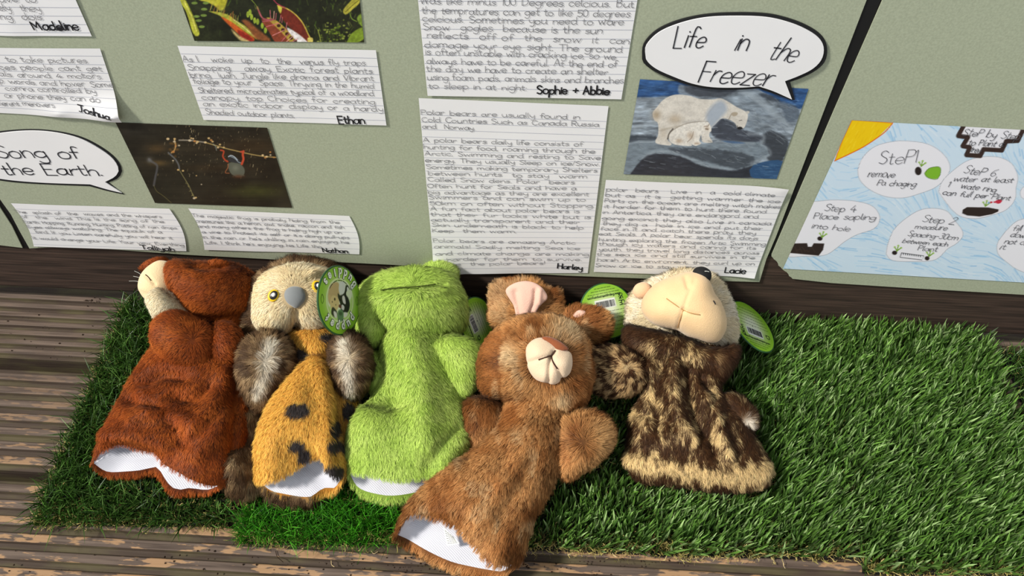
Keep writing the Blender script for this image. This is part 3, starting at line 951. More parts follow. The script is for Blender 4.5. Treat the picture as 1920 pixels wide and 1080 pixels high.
# venus flytraps
p = Pic([(312, -75), (667, -75), (683, 79), (365, 76)], 330, 200, 0.0006)
c = crop(330, 0, 5.189)
p.C[:] = (34, 38, 22)
p.noise(0.04, 0.06, 0.4, 5)
for k in range(240):
    x, y = random.uniform(-50, 1850), random.uniform(-360, 430)
    if random.random() < 0.55:
        x = random.uniform(1250, 1820)
    a = random.uniform(-0.6, 0.6)
    L = random.uniform(10, 60)
    p.line(C_(c, [(x, y), (x + L * math.sin(a), y - L * math.cos(a))]), random.uniform(0.6, 2.2), random.choice([(70, 96, 32), (104, 126, 46), (52, 70, 26), (140, 150, 70)]), 0.7, random.uniform(0.3, 0.8))
for k in range(70):
    q = (random.gauss(1560, 90), random.gauss(330, 60))
    p.dot(c(q), random.uniform(1, 3.5), random.uniform(1, 2), random.choice([(110, 130, 40), (150, 160, 70), (70, 92, 26)]), 0.8, 0.8)
p.poly(C_(c, [(180, -200), (520, -200), (490, 30), (440, 110), (380, 60), (300, 20), (200, -20)]), (196, 190, 60), 1.5)
p.glow(c((440, 40)), (12, 14), (150, 146, 30), 0.6)
p.poly(C_(c, [(20, -60), (90, 0), (150, 120), (200, 240), (230, 330), (200, 355), (160, 310), (100, 120), (40, 20)]), (186, 188, 62), 1.2)
p.line(C_(c, [(80, 20), (150, 160), (200, 300)]), 2, (226, 220, 120), 1.0, 0.8)
p.line(C_(c, [(100, 10), (165, 150), (215, 310)]), 1.2, (120, 126, 40), 0.8, 0.8)
for q in ((275, 90), (270, 150), (200, 160), (220, 200), (250, 260), (290, 30), (180, 30)):
    p.dot(c(q), 6, 2.6, (124, 150, 66), 0.9, 0.8)
p.poly(C_(c, [(320, 110), (430, 120), (520, 150), (580, 200), (640, 230), (720, 290), (770, 350), (790, 385), (700, 330), (600, 260), (500, 200), (420, 150)]), (176, 178, 62), 1.0)
p.poly(C_(c, [(440, 165), (520, 200), (620, 270), (700, 330), (770, 380), (720, 400), (620, 340), (540, 270)]), (206, 96, 38), 1.4)
p.poly(C_(c, [(600, 290), (700, 340), (760, 400), (700, 400), (620, 350)]), (150, 40, 30), 1.6)
p.poly(C_(c, [(540, 285), (620, 350), (720, 405), (640, 400), (570, 340)]), (206, 182, 120), 1.8)
p.line(C_(c, [(560, 190), (640, 250), (760, 350)]), 2.0, (226, 220, 140), 0.7, 0.9)
p.poly(C_(c, [(640, 200), (700, 200), (780, 270), (880, 350), (920, 400), (780, 380), (720, 300)]), (150, 86, 48), 2.2, 0.9)
for k in range(22):
    t = random.random()
    x, y = 330 + 330 * t, 100 + 150 * t
    p.line(C_(c, [(x, y), (x + random.uniform(10, 40) * (1 - t), y - random.uniform(40, 100))]), 0.9, random.choice([(186, 150, 70), (206, 120, 60), (170, 170, 80)]), 0.5, 0.85)
for q in ((735, 165), (765, 200), (795, 210), (840, 250), (870, 295), (700, 140), (720, 120)):
    p.dot(c(q), 3.0, 6.0, (158, 180, 58), 0.95, 0.8)
p.poly(C_(c, [(990, 50), (1060, 75), (1150, 130), (1220, 210), (1270, 300), (1310, 400), (1290, 425), (1190, 340), (1090, 250), (1020, 160)]), (112, 42, 30), 1.0)
p.line(C_(c, [(990, 55), (1080, 85), (1160, 140), (1230, 220), (1280, 320), (1320, 400)]), 2.4, (196, 170, 70), 0.7)
p.poly(C_(c, [(990, 60), (1030, 70), (1020, 130), (1000, 110)]), (196, 190, 70), 0.8)
p.line(C_(c, [(950, 0), (990, 40), (1060, 75)]), 1.8, (176, 60, 84), 0.7)
p.poly(C_(c, [(1280, 370), (1330, 370), (1325, 430), (1290, 430)]), (214, 196, 100), 0.8)
p.poly(C_(c, [(830, 190), (900, 180), (980, 210), (1060, 270), (1180, 350), (1280, 430), (1000, 430), (900, 300)]), (140, 66, 44), 1.2)
p.poly(C_(c, [(1080, 270), (1160, 310), (1240, 370), (1290, 430), (1190, 430), (1110, 340)]), (232, 226, 224), 1.2)
p.poly(C_(c, [(880, 170), (960, 190), (1040, 250), (1110, 330), (1180, 420), (1120, 420), (1040, 330), (960, 250)]), (176, 148, 62), 1.0)
for q in ((1040, 290), (1080, 330), (1120, 370), (1160, 400), (1000, 250)):
    p.dot(c(q), 3.6, 3.2, (56, 26, 22), 0.9, 0.7)
for a_, b_ in (((880, 260), (1000, 225)), ((940, 345), (1060, 290)), ((1030, 400), (1100, 320)), ((1070, 410), (1140, 350)), ((1110, 420), (1180, 380)), ((840, 210), (930, 200)), ((920, 180), (915, 100)), ((950, 180), (955, 110)), ((970, 190), (975, 130)), ((1010, 210), (1020, 150)), ((1070, 280), (1080, 220)), ((1030, 220), (1035, 170))):
    p.line(C_(c, [a_, b_]), 1.5, random.choice([(206, 130, 130), (190, 100, 110), (214, 160, 140)]), 0.5, 0.95)
p.line(C_(c, [(790, 70), (830, 160), (870, 190), (950, 190)]), 3.0, (168, 84, 92), 0.8)
p.line(C_(c, [(700, -40), (770, 40), (800, 90)]), 1.4, (120, 140, 50), 0.6)
p.poly(C_(c, [(1630, 90), (1690, 20), (1790, -80), (1790, 20), (1720, 90), (1660, 140), (1630, 130)]), (178, 170, 62), 1.0)
p.line(C_(c, [(1650, 115), (1720, 50), (1780, 0)]), 1.4, (110, 104, 30), 0.7)
p.poly(C_(c, [(1660, 430), (1690, 350), (1740, 300), (1830, 265), (1840, 360), (1780, 410), (1720, 430)]), (124, 148, 44), 1.0)
p.poly(C_(c, [(1760, 180), (1790, 140), (1830, 150), (1830, 260), (1790, 240)]), (116, 140, 50), 1.0)
p.line(C_(c, [(1690, 120), (1710, 180), (1760, 210)]), 1.6, (120, 146, 54), 0.7)
p.line(C_(c, [(1380, 290), (1400, 360), (1410, 420)]), 1.6, (150, 160, 64), 0.6)
p.noise(0.25, 0.25, 0.22, 77)
p.build('photograph', M_PRINT, 'colour print of red and green venus flytraps, cut off at the top of the photo', 'picture', 'printed photographs on the wall')

# the coloured drawing of how to plant a tree
UVT = WALL.uv(np.array([1597., 1468., 1920.]), np.array([225., 503., 243.]))
ex = nrm(UVT[2] - UVT[0]) * 0.42
CORN = [UVT[0], UVT[0] + ex, UVT[1] + ex, UVT[1]]
CPX = [tuple(proj(WALL.xyz(q))) for q in CORN]
p = Pic(CPX, 470, 330, 0.0006)
c = crop(1460, 200, 3)
p.C[:] = (204, 224, 240)
WH = (233, 233, 240)
for k in range(1500):                               # blue pencil strokes
    x, y = random.uniform(-60, 1700), random.uniform(60, 1150)
    a = 2.2 * fbm(np.array([[x * 0.0022, y * 0.0022]]), 4, 2)[0] + 0.9
    L = random.uniform(30, 130)
    dx, dy = math.cos(a) * L / 2, math.sin(a) * L / 2
    p.line(C_(c, [(x - dx, y - dy), (x + dx * 0.2, y + dy * 0.1), (x + dx, y + dy)]), random.uniform(0.7, 1.8), random.choice([(150, 200, 236), (176, 216, 242), (126, 184, 228), (214, 232, 244), (108, 170, 220), (226, 236, 244)]), 0.6, random.uniform(0.3, 0.75))
CL = [[(445, 355), (470, 290), (540, 225), (650, 195), (750, 195), (850, 215), (930, 270), (965, 340), (940, 400), (880, 455), (790, 490), (700, 513), (600, 505), (510, 465), (455, 410)],
      [(900, 480), (920, 420), (980, 360), (1060, 305), (1150, 282), (1240, 285), (1310, 320), (1345, 390), (1335, 460), (1330, 520), (1280, 580), (1200, 610), (1110, 630), (1030, 620), (985, 590), (950, 550)],
      [(120, 530), (205, 533), (300, 525), (420, 530), (520, 555), (565, 605), (565, 650), (530, 690), (440, 720), (370, 760), (320, 800), (260, 835), (150, 842), (20, 822), (20, 600)],
      [(605, 830), (615, 770), (650, 690), (720, 625), (800, 580), (880, 572), (950, 590), (990, 640), (1030, 690), (1035, 730), (1000, 770), (950, 800), (900, 850), (850, 868), (750, 872), (640, 865)],
      [(1480, 600), (1380, 630), (1330, 650), (1270, 710), (1230, 770), (1235, 830), (1290, 880), (1350, 920), (1440, 940), (1560, 880), (1590, 700)],
      [(1358, 490), (1372, 455), (1450, 430), (1560, 440), (1600, 500), (1500, 540), (1380, 520)]]
for P in CL:
    p.poly(C_(c, P), WH, 0.7)
    p.line(C_(c, P + [P[0]]), 0.8, (150, 152, 160), 0.4, 0.8)
p.poly(C_(c, [(400, 60), (640, 92), (560, 170), (470, 230), (315, 305)]), (238, 200, 20), 0.6, smooth=False)
for k in range(60):
    x, y = random.uniform(340, 600), random.uniform(80, 290)
    if inside(np.array([(x, y)]), np.array([(412, 73), (625, 92), (550, 165), (470, 220), (330, 290)]))[0]:
        p.line(C_(c, [(x, y), (x - 14, y + 22)]), 1.5, random.choice([(228, 184, 10), (246, 220, 60)]), 0.8, 0.5)
p.line(C_(c, [(414, 75), (642, 92)]), 1.2, (226, 106, 20), 0.5)
p.line(C_(c, [(642, 92), (600, 140), (540, 185), (470, 230), (390, 270), (315, 305)]), 1.8, (226, 106, 20), 0.5)
p.line(C_(c, [(414, 75), (360, 190), (315, 305)]), 1.4, (226, 106, 20), 0.5)
box = [(1040, 108), (1010, 165), (1065, 172), (1035, 222), (1075, 229), (1056, 272), (1134, 277), (1152, 240), (1255, 246), (1280, 195), (1345, 192), (1380, 120)]
p.poly(C_(c, box), WH, 0.6, smooth=False)
p.line(C_(c, box), 8.5, (58, 44, 40), 0.6, smooth=False)
for P in ([(60, 770), (160, 768), (165, 788), (186, 788), (197, 768), (257, 770), (250, 805), (225, 838), (30, 820)], [(1035, 580), (1060, 565), (1180, 567), (1238, 578), (1235, 590), (1200, 605), (1130, 618), (1060, 612), (1032, 600)]):
    p.poly(C_(c, P), (50, 40, 36), 0.6, smooth=False)
for k in range(8):
    p.line(C_(c, [(90 + 14 * k, 795 + random.uniform(-10, 20)), (105 + 14 * k, 805 + random.uniform(-10, 20))]), 0.9, (92, 72, 58), 0.6, 0.5)
p.poly(C_(c, [(820, 375), (850, 345), (905, 340), (910, 375), (890, 405), (840, 400)]), (126, 182, 50), 0.5)
p.line(C_(c, [(820, 375), (850, 345), (905, 340), (910, 375), (890, 408), (840, 400), (820, 375)]), 0.8, (60, 90, 30), 0.4)
for q, rx, ry in (((785, 362), 6.5, 8), ((232, 742), 5, 4), ((652, 822), 5, 4), ((835, 853), 4.6, 4)):
    p.dot(c(q), rx, ry, (44, 36, 34))
for (x, y) in ((802, 335), (244, 735), (665, 812), (846, 842), (1163, 560)):
    for dx, dy in ((8, -30), (-12, -22), (24, -18)):
        p.line(C_(c, [(x, y), (x + dx, y + dy)]), 2.0, (120, 160, 60), 0.5)
        p.dot(c((x + dx, y + dy)), 2.0, 1.6, (150, 190, 90))
for q, r in (((1196, 538), 2.2), ((1235, 535), 4.6), ((1245, 530), 3.4), ((1215, 537), 2.0)):
    p.dot(c(q), r * 1.2, r * 0.8, (196, 50, 70))
p.dot(c((1182, 541)), 2, 2, (120, 170, 210))
posr = p.build('coloured_poster', M_DRAW, 'pencil drawn poster with a yellow sun corner, step by step to plant a tree', 'poster', None, 'drawing')
def wtext(name, lines, h=0.0012):
    ink = Ink(WALL, h)
    for s, x0, y0, x1, y1, hh in lines:
        ink.text(s, c((x0, y0)), c((x1, y1)), hh * 0.88, 0.0007, 0.07)
    return ink
for lines in ((('SteP1', 555, 320, 778, 308, 0.021), ('remove', 495, 392, 648, 395, 0.0125), ('Pa chaging', 548, 438, 768, 446, 0.0105)),
              (('SteP 6', 1030, 370, 1215, 388, 0.0125), ('water at least', 975, 415, 1312, 424, 0.0100), ('1   wate ring', 945, 445, 1218, 477, 0.0095), ('can full per Plant', 915, 490, 1298, 523, 0.0095)),
              (('Step 4', 250, 582, 430, 590, 0.0130), ('Place sapling', 190, 627, 542, 633, 0.0115), ('into hole', 180, 678, 398, 698, 0.0110)),
              (('SteP by Step', 1028, 158, 1350, 183, 0.0115), ('to Plant a', 1060, 212, 1258, 221, 0.0095), ('tree', 1070, 248, 1128, 258, 0.0090)),
              (('5', 1385, 650, 1405, 652, 0.012), ('fill hole', 1310, 692, 1480, 702, 0.0110), ('down but', 1295, 728, 1490, 742, 0.0110), ('not on', 1262, 765, 1400, 776, 0.0105), ('it', 1235, 798, 1272, 800, 0.0110))):
    wtext('', lines).build('pencil_writing', M_SOFTPEN, posr)
ink = wtext('', (('Step 2', 800, 642, 985, 660, 0.0130), ('measure', 760, 682, 945, 692, 0.0105), ('Spacing-30cm', 720, 722, 1002, 748, 0.0105), ('between each', 690, 760, 948, 783, 0.0090), ('Plant', 775, 805, 888, 812, 0.0105)))
ink.px(C_(c, [(690, 818), (815, 835), (805, 858), (680, 843)]), 0.0008, True)
for k in range(9):
    ink.px(C_(c, [(700 + 12 * k, 820 + 1.6 * k), (699 + 12 * k, 828 + 1.6 * k)]), 0.0007)
ink.build('pencil_writing', M_SOFTPEN, posr)

# ------------------------------------------------------------------ speech bubbles on black card
def bubble(white, black, texts, label, h0):
    root = thing('speech_bubble', onwall(np.mean([q[0] for q in white]), np.mean([q[1] for q in white])), label, 'speech bubble', 'speech bubble titles')
    slab('black_card', wxz(black, -0.003 - h0), -0.003 - h0 + 0.0022, -0.003 - h0, M_BLACKCARD, root)['label'] = 'black card border'
    slab('white_card', wxz(white, -0.004 - h0), -0.0031 - h0, -0.004 - h0, M_PAPER, root)
    ink = Ink(WALL, 0.0014 + h0)
    for s, x0, y0, x1, y1, h, w, sl in texts:
        ink.text(s, (x0, y0), (x1, y1), h, w, 0.05, sl)
    ink.build('pen_lettering', M_PEN, root)

def smooth_part(P, sharp):
    """closed outline smoothed except at the listed corner indexes"""
    P = np.asarray(P, float)
    out = []
    idx = sorted(sharp)
    for a, b in zip(idx, idx[1:] + [idx[0] + len(P)]):
        seg = P[np.arange(a, b + 1) % len(P)]
        out.append(catmull(seg, max(2, 5 * len(seg)))[:-1] if len(seg) > 2 else seg[:-1])
    return np.concatenate(out)
c = crop(1160, 0, 3.0854)
wh = [(155, 320), (160, 262), (230, 190), (340, 140), (480, 105), (640, 94), (850, 100), (1000, 135), (1110, 185), (1170, 235), (1187, 290), (1170, 350), (1120, 400), (1040, 440), (962, 470), (1003, 576), (900, 530), (812, 500), (700, 507), (550, 505), (430, 485), (320, 445), (220, 400), (166, 355)]
bl = [(136, 325), (146, 255), (215, 180), (330, 125), (478, 90), (640, 77), (855, 82), (1010, 118), (1125, 170), (1188, 225), (1207, 290), (1192, 358), (1138, 410), (1055, 452), (992, 474), (1020, 578), (1000, 580), (890, 540), (808, 512), (700, 519), (548, 518), (424, 498), (305, 458), (205, 412), (145, 365)]
bubble(smooth_part(C_(c, wh), [14, 15, 17]), smooth_part(C_(c, bl), [14, 15, 16, 18]),
       [('Life', *c((308, 262)), *c((490, 266)), 0.0235, 0.0013, 0.12), ('in', *c((658, 280)), *c((742, 284)), 0.0235, 0.0013, 0.18), ('the', *c((855, 328)), *c((1015, 350)), 0.0260, 0.0013, 0.16), ('Freezer', *c((452, 458)), *c((870, 490)), 0.0270, 0.0013, 0.18)],
       'white speech bubble title on black card, overlapping the polar bear print', 0.0022)
c = crop(0, 0, 2.25)
wh = [(-200, 690), (-150, 610), (-40, 570), (100, 553), (220, 558), (330, 583), (415, 625), (475, 670), (500, 715), (485, 745), (442, 768), (514, 814), (455, 800), (380, 778), (200, 772), (60, 762), (-60, 745), (-170, 725)]
bl = [(-212, 690), (-160, 604), (-45, 562), (100, 546), (222, 551), (335, 575), (424, 618), (488, 668), (514, 715), (500, 750), (458, 770), (524, 821), (450, 805), (376, 785), (200, 778), (60, 769), (-60, 752), (-180, 732)]
bubble(smooth_part(C_(c, wh), [10, 11, 13]), smooth_part(C_(c, bl), [10, 11, 13]),
       [('Song of', *c((-8, 662)), *c((348, 664)), 0.0195, 0.0015, 0.04), ('the Earth.', *c((22, 732)), *c((442, 738)), 0.0190, 0.0015, 0.02)],
       'white speech bubble title on black card, cut off at the left edge', 0.0004)
# ------------------------------------------------------------------ plush building tools
DENS = 1.3
FOOT = []                                           # footprints of the puppets, to press the grass down

def smooth_closed(P, n):
    return catmull(P, n, True)

def poisson_height(P2, step):
    """smooth inflation of the closed outline P2 (n,2): returns a sampler giving 0..1"""
    lo, hi = P2.min(0) - 2 * step, P2.max(0) + 2 * step
    nx, ny = np.ceil((hi - lo) / step).astype(int) + 1
    X, Y = np.meshgrid(lo[0] + step * np.arange(nx), lo[1] + step * np.arange(ny))
    G = np.stack([X.ravel(), Y.ravel()], -1)
    I = inside(G, P2).reshape(ny, nx)
    u = np.zeros((ny, nx))
    w = 1.85
    par = (np.add.outer(np.arange(ny), np.arange(nx)) % 2).astype(bool)
    for it in range(260):
        for q in (par, ~par):
            r = np.zeros_like(u)
            r[1:-1, 1:-1] = 0.25 * (u[:-2, 1:-1] + u[2:, 1:-1] + u[1:-1, :-2] + u[1:-1, 2:] + 1.0)
            mk_ = I & q
            u[mk_] = (1 - w) * u[mk_] + w * r[mk_]
    u = np.maximum(u, 0)
    u /= u.max()
    def sample(X):
        g = (np.asarray(X) - lo) / step
        i = np.clip(np.floor(g).astype(int), 0, [nx - 2, ny - 2])
        f = g - i
        a = u[i[:, 1], i[:, 0]] * (1 - f[:, 0]) + u[i[:, 1], i[:, 0] + 1] * f[:, 0]
        b = u[i[:, 1] + 1, i[:, 0]] * (1 - f[:, 0]) + u[i[:, 1] + 1, i[:, 0] + 1] * f[:, 0]
        return a * (1 - f[:, 1]) + b * f[:, 1]
    return sample

class Shape:
    pass

def pillow(outline, z, k=0.8, top=0.03, bot=None, step=0.0032, power=0.5, bumps=(), creases=(), anchor=None, lean=(0, 0), tilt=None):
    """a stuffed shape: the outline (picture points) is laid on a plane through the anchor at height z and inflated to both sides.
    k turns the plane from flat on the ground (0) to facing the camera spot (1)."""
    outline = np.asarray(outline, float)
    a = outline.mean(0) if anchor is None else np.asarray(anchor, float)
    o = atz(a[0], a[1], z)
    n = nrm((1 - k) * np.array([lean[0], lean[1], 1.0]) + k * nrm(EYE - o))
    if tilt is not None:
        n = nrm(n + np.asarray(tilt))
    pl = Plane(o, n)
    q = pl.uv(outline[:, 0], outline[:, 1])
    per = np.linalg.norm(np.diff(np.concatenate([q, q[:1]]), axis=0), axis=1).sum()
    nb = int(max(24, per / step))
    B = smooth_closed(q, nb)
    sam = poisson_height(B, max(step * 0.8, np.ptp(B, axis=0).max() / 90))
    lo, hi = B.min(0), B.max(0)
    gx, gy = np.meshgrid(np.arange(lo[0], hi[0], step), np.arange(lo[1], hi[1], step * 0.87))
    gx[1::2] += step / 2
    G = np.stack([gx.ravel(), gy.ravel()], -1) + rng.normal(0, step * 0.05, (gx.size, 2))
    d = sdf(G, B)
    G = G[d > step * 0.75]
    # a ring close to the seam so that the edge comes out round
    t = nrm(np.roll(B, -1, 0) - np.roll(B, 1, 0))
    nn = np.stack([-t[:, 1], t[:, 0]], -1)
    if not inside(B[:1] + nn[:1] * step * 0.1, B)[0]:
        nn = -nn
    R = B + nn * step * 0.3
    R = R[sdf(R, B) > step * 0.22]
    pts = np.concatenate([B, R, G])
    vs_, _, fs, ov, _, _ = delaunay_2d_cdt([Vector(x) for x in pts], [], [list(range(nb))], 1, 1e-7)
    P = np.array([[v.x, v.y] for v in vs_])
    T = np.array([list(f) for f in fs if len(f) == 3])
    onb = np.zeros(len(P), bool)
    for i_, src in enumerate(ov):
        onb[i_] = any(s < nb for s in src)
    h = np.where(onb, 0.0, np.maximum(sam(P), 0) ** power)
    bot = top if bot is None else bot
    Vt = pl.xyz(P, h * top)
    idx = np.full(len(P), -1)
    inn = np.nonzero(~onb)[0]
    idx[onb] = np.nonzero(onb)[0]
    idx[inn] = len(P) + np.arange(len(inn))
    Vb = pl.xyz(P[inn], -h[inn] * bot)
    V = np.concatenate([Vt, Vb])
    tri = T
    a_, b_, c_ = P[tri[:, 0]], P[tri[:, 1]], P[tri[:, 2]]
    ar = (b_ - a_)[:, 0] * (c_ - a_)[:, 1] - (b_ - a_)[:, 1] * (c_ - a_)[:, 0]
    tri = np.where((ar < 0)[:, None], tri[:, ::-1], tri)
    F = np.concatenate([tri, idx[tri][:, ::-1]])
    s = Shape()
    s.V, s.F, s.plane = V, [F], pl
    s.N = vnormals(s.V, s.F)
    deform(s, bumps, creases)
    FOOT.append(s.V)
    return s

def deform(s, bumps=(), creases=()):
    if not bumps and not creases:
        return s
    X = proj(s.V)
    face = np.sum(s.N * nrm(EYE - s.V), axis=1)
    g = np.clip(face * 2 + 0.3, 0, 1)
    D = np.zeros(len(s.V))
    for (x, y, r, a) in bumps:
        D += a * np.exp(-((X[:, 0] - x) ** 2 + (X[:, 1] - y) ** 2) / (r * r))
    for (P, w, a) in creases:
        P = catmull(np.asarray(P, float), 6 * len(P)) if len(P) > 2 else np.asarray(P, float)
        D += a * np.exp(-(polydist(X, P) / w) ** 2)
    s.V = s.V + s.N * (D * g)[:, None]
    s.N = vnormals(s.V, s.F)
    return s

def arc_sample(P, n):
    """polyline resampled with cosine spacing (dense at both ends)"""
    P = catmull(P, 120)
    u = (1 - np.cos(np.linspace(0, math.pi, n))) / 2
    L = np.linspace(0, 1, len(P))
    return np.stack([np.interp(u, L, P[:, k]) for k in range(P.shape[1])], -1)

def sleeve(st, hemA=None, hemB=None, zA=0.07, zB=0.03, half=30, rings=54, bumps=(), creases=(), p=0.75, roll=14, side=5):
    """a plush tube along stations (Lx, Ly, Rx, Ry, z, top, bottom) that ends in an open hem:
    hemA is the upper lip (left to right), hemB the lower lip, as picture points at heights zA and zB."""
    n = 2 * half - 2
    R = []
    th = np.linspace(0, math.pi, half)
    for (lx, ly, rx, ry, z, tt, tb) in st:
        L, Q = atz(lx, ly, z), atz(rx, ry, z)
        C, a = (L + Q) / 2, (Q - L) / 2
        up = nrm(np.array([0, 0, 1.0]) - a * a[2] / (a @ a))
        c, s_ = np.cos(th), np.sin(th) ** p
        top = C - a * c[:, None] + up * (tt * s_)[:, None]
        bot = C - a * c[:, None] - up * (tb * s_)[:, None]
        R.append(np.concatenate([top, bot[1:-1][::-1]]))
    if hemA is not None:
        A = np.asarray(hemA, float)
        B = np.asarray(hemB, float)
        A = A - [0, 7] * (np.sin(np.linspace(0, math.pi, len(A))) ** 0.5)[:, None]     # the pile hangs over the lip
        za = np.full(len(A), zA) if np.isscalar(zA) else np.asarray(zA, float)
        zb = np.full(len(B), zB) if np.isscalar(zB) else np.asarray(zB, float)
        PA = arc_sample(atz(A[:, 0], A[:, 1], za), half)
        PB = arc_sample(atz(B[:, 0], B[:, 1], zb), half)
        inner = np.concatenate([PA, PB[1:-1][::-1]])
        # the plush edge is rolled: its outer rim lies further out than the lining edge
        B2, A2 = B.copy(), A.copy()
        fb = np.sin(np.linspace(0, math.pi, len(B))) ** 0.6
        fa = np.sin(np.linspace(0, math.pi, len(A))) ** 0.6
        B2[:, 1] += roll * fb
        A2[:, 1] += 2.0 * fa
        for Q in (A2, B2):
            Q[0, 0] -= side
            Q[-1, 0] += side
        OA = arc_sample(atz(A2[:, 0], A2[:, 1], za + 0.002 * fa), half)
        OB = arc_sample(atz(B2[:, 0], B2[:, 1], zb - 0.010 * fb), half)
        R.append(np.concatenate([OA, OB[1:-1][::-1]]))
    R = np.array(R)                                  # stations x ring x 3
    m_ = len(R)
    flat = catmull(R.reshape(m_, -1), rings).reshape(rings, n, 3)
    main = rings
    if hemA is not None:
        out = nrm(flat[-1].mean(0) - flat[-4].mean(0))
        roll_r = [flat[-1] * (1 - u) + inner * u + out * (0.0025 * math.sin(math.pi * u)) for u in (0.25, 0.5, 0.75, 1.0)]
        flat = np.concatenate([flat, np.array(roll_r)])
    c0 = flat[0].mean(0)
    caps = [c0 + (flat[0] - c0) * f + (flat[0].mean(0) - flat[2].mean(0)) * g for f, g in ((0.35, 0.8), (0.75, 0.55))]
    allr = np.concatenate([[caps[0]], [caps[1]], flat])
    V = allr.reshape(-1, 3)
    F = gridfaces(n, len(allr), True)
    cap = np.stack([np.zeros(n - 2, int), np.arange(1, n - 1), np.arange(2, n)], -1)
    s = Shape()
    # orientation: outward
    s.V, s.F = V, [F, cap]
    s.N = vnormals(s.V, s.F)
    cen = allr.mean(1, keepdims=True)
    if np.sum((s.V - np.broadcast_to(cen, allr.shape).reshape(-1, 3)) * s.N) < 0:
        s.F = [f[:, ::-1] for f in s.F]
        s.N = -s.N
    deform(s, bumps, creases)
    s.rings = s.V.reshape(len(allr), n, 3)
    s.main = main + 2
    FOOT.append(s.V)
    return s

def lining_of(s, depth=0.34, gap=0.010):
    """white inner layer: starts at the hem and runs back inside the sleeve to a closed end"""
    Rg = s.rings
    m_ = s.main
    NR = s.N.reshape(Rg.shape)
    ks = np.concatenate([[len(Rg) - 1], np.linspace(m_ - 4, int(m_ * (1 - depth)), 15).astype(int)])
    out = []
    for q, k in enumerate(ks):
        r = Rg[k]
        if q == 0:
            out.append(r)
            continue
        c = r.mean(0)
        v = r - c
        nv = NR[k] - 0
        sh = gap * min(1.0, 0.45 + 0.2 * q)
        w_ = r - nv * sh
        out.append(c + (w_ - c) * 0.96)
    c = out[-1].mean(0)
    out.append(c + (out[-1] - c) * 0.5)
    out.append(c + (out[-1] - c) * 0.02)
    V = np.array(out).reshape(-1, 3)
    n = Rg.shape[1]
    F = gridfaces(n, len(out), True)
    return V, F

def knn_clump(root, every):
    from mathutils.kdtree import KDTree
    m_ = max(8, len(root) // every)
    pick = rng.choice(len(root), m_, replace=False)
    kd = KDTree(m_)
    for i, q in enumerate(pick):
        kd.insert(root[q], i)
    kd.balance()
    near = np.array([kd.find(r)[1] for r in root])
    return pick[near]

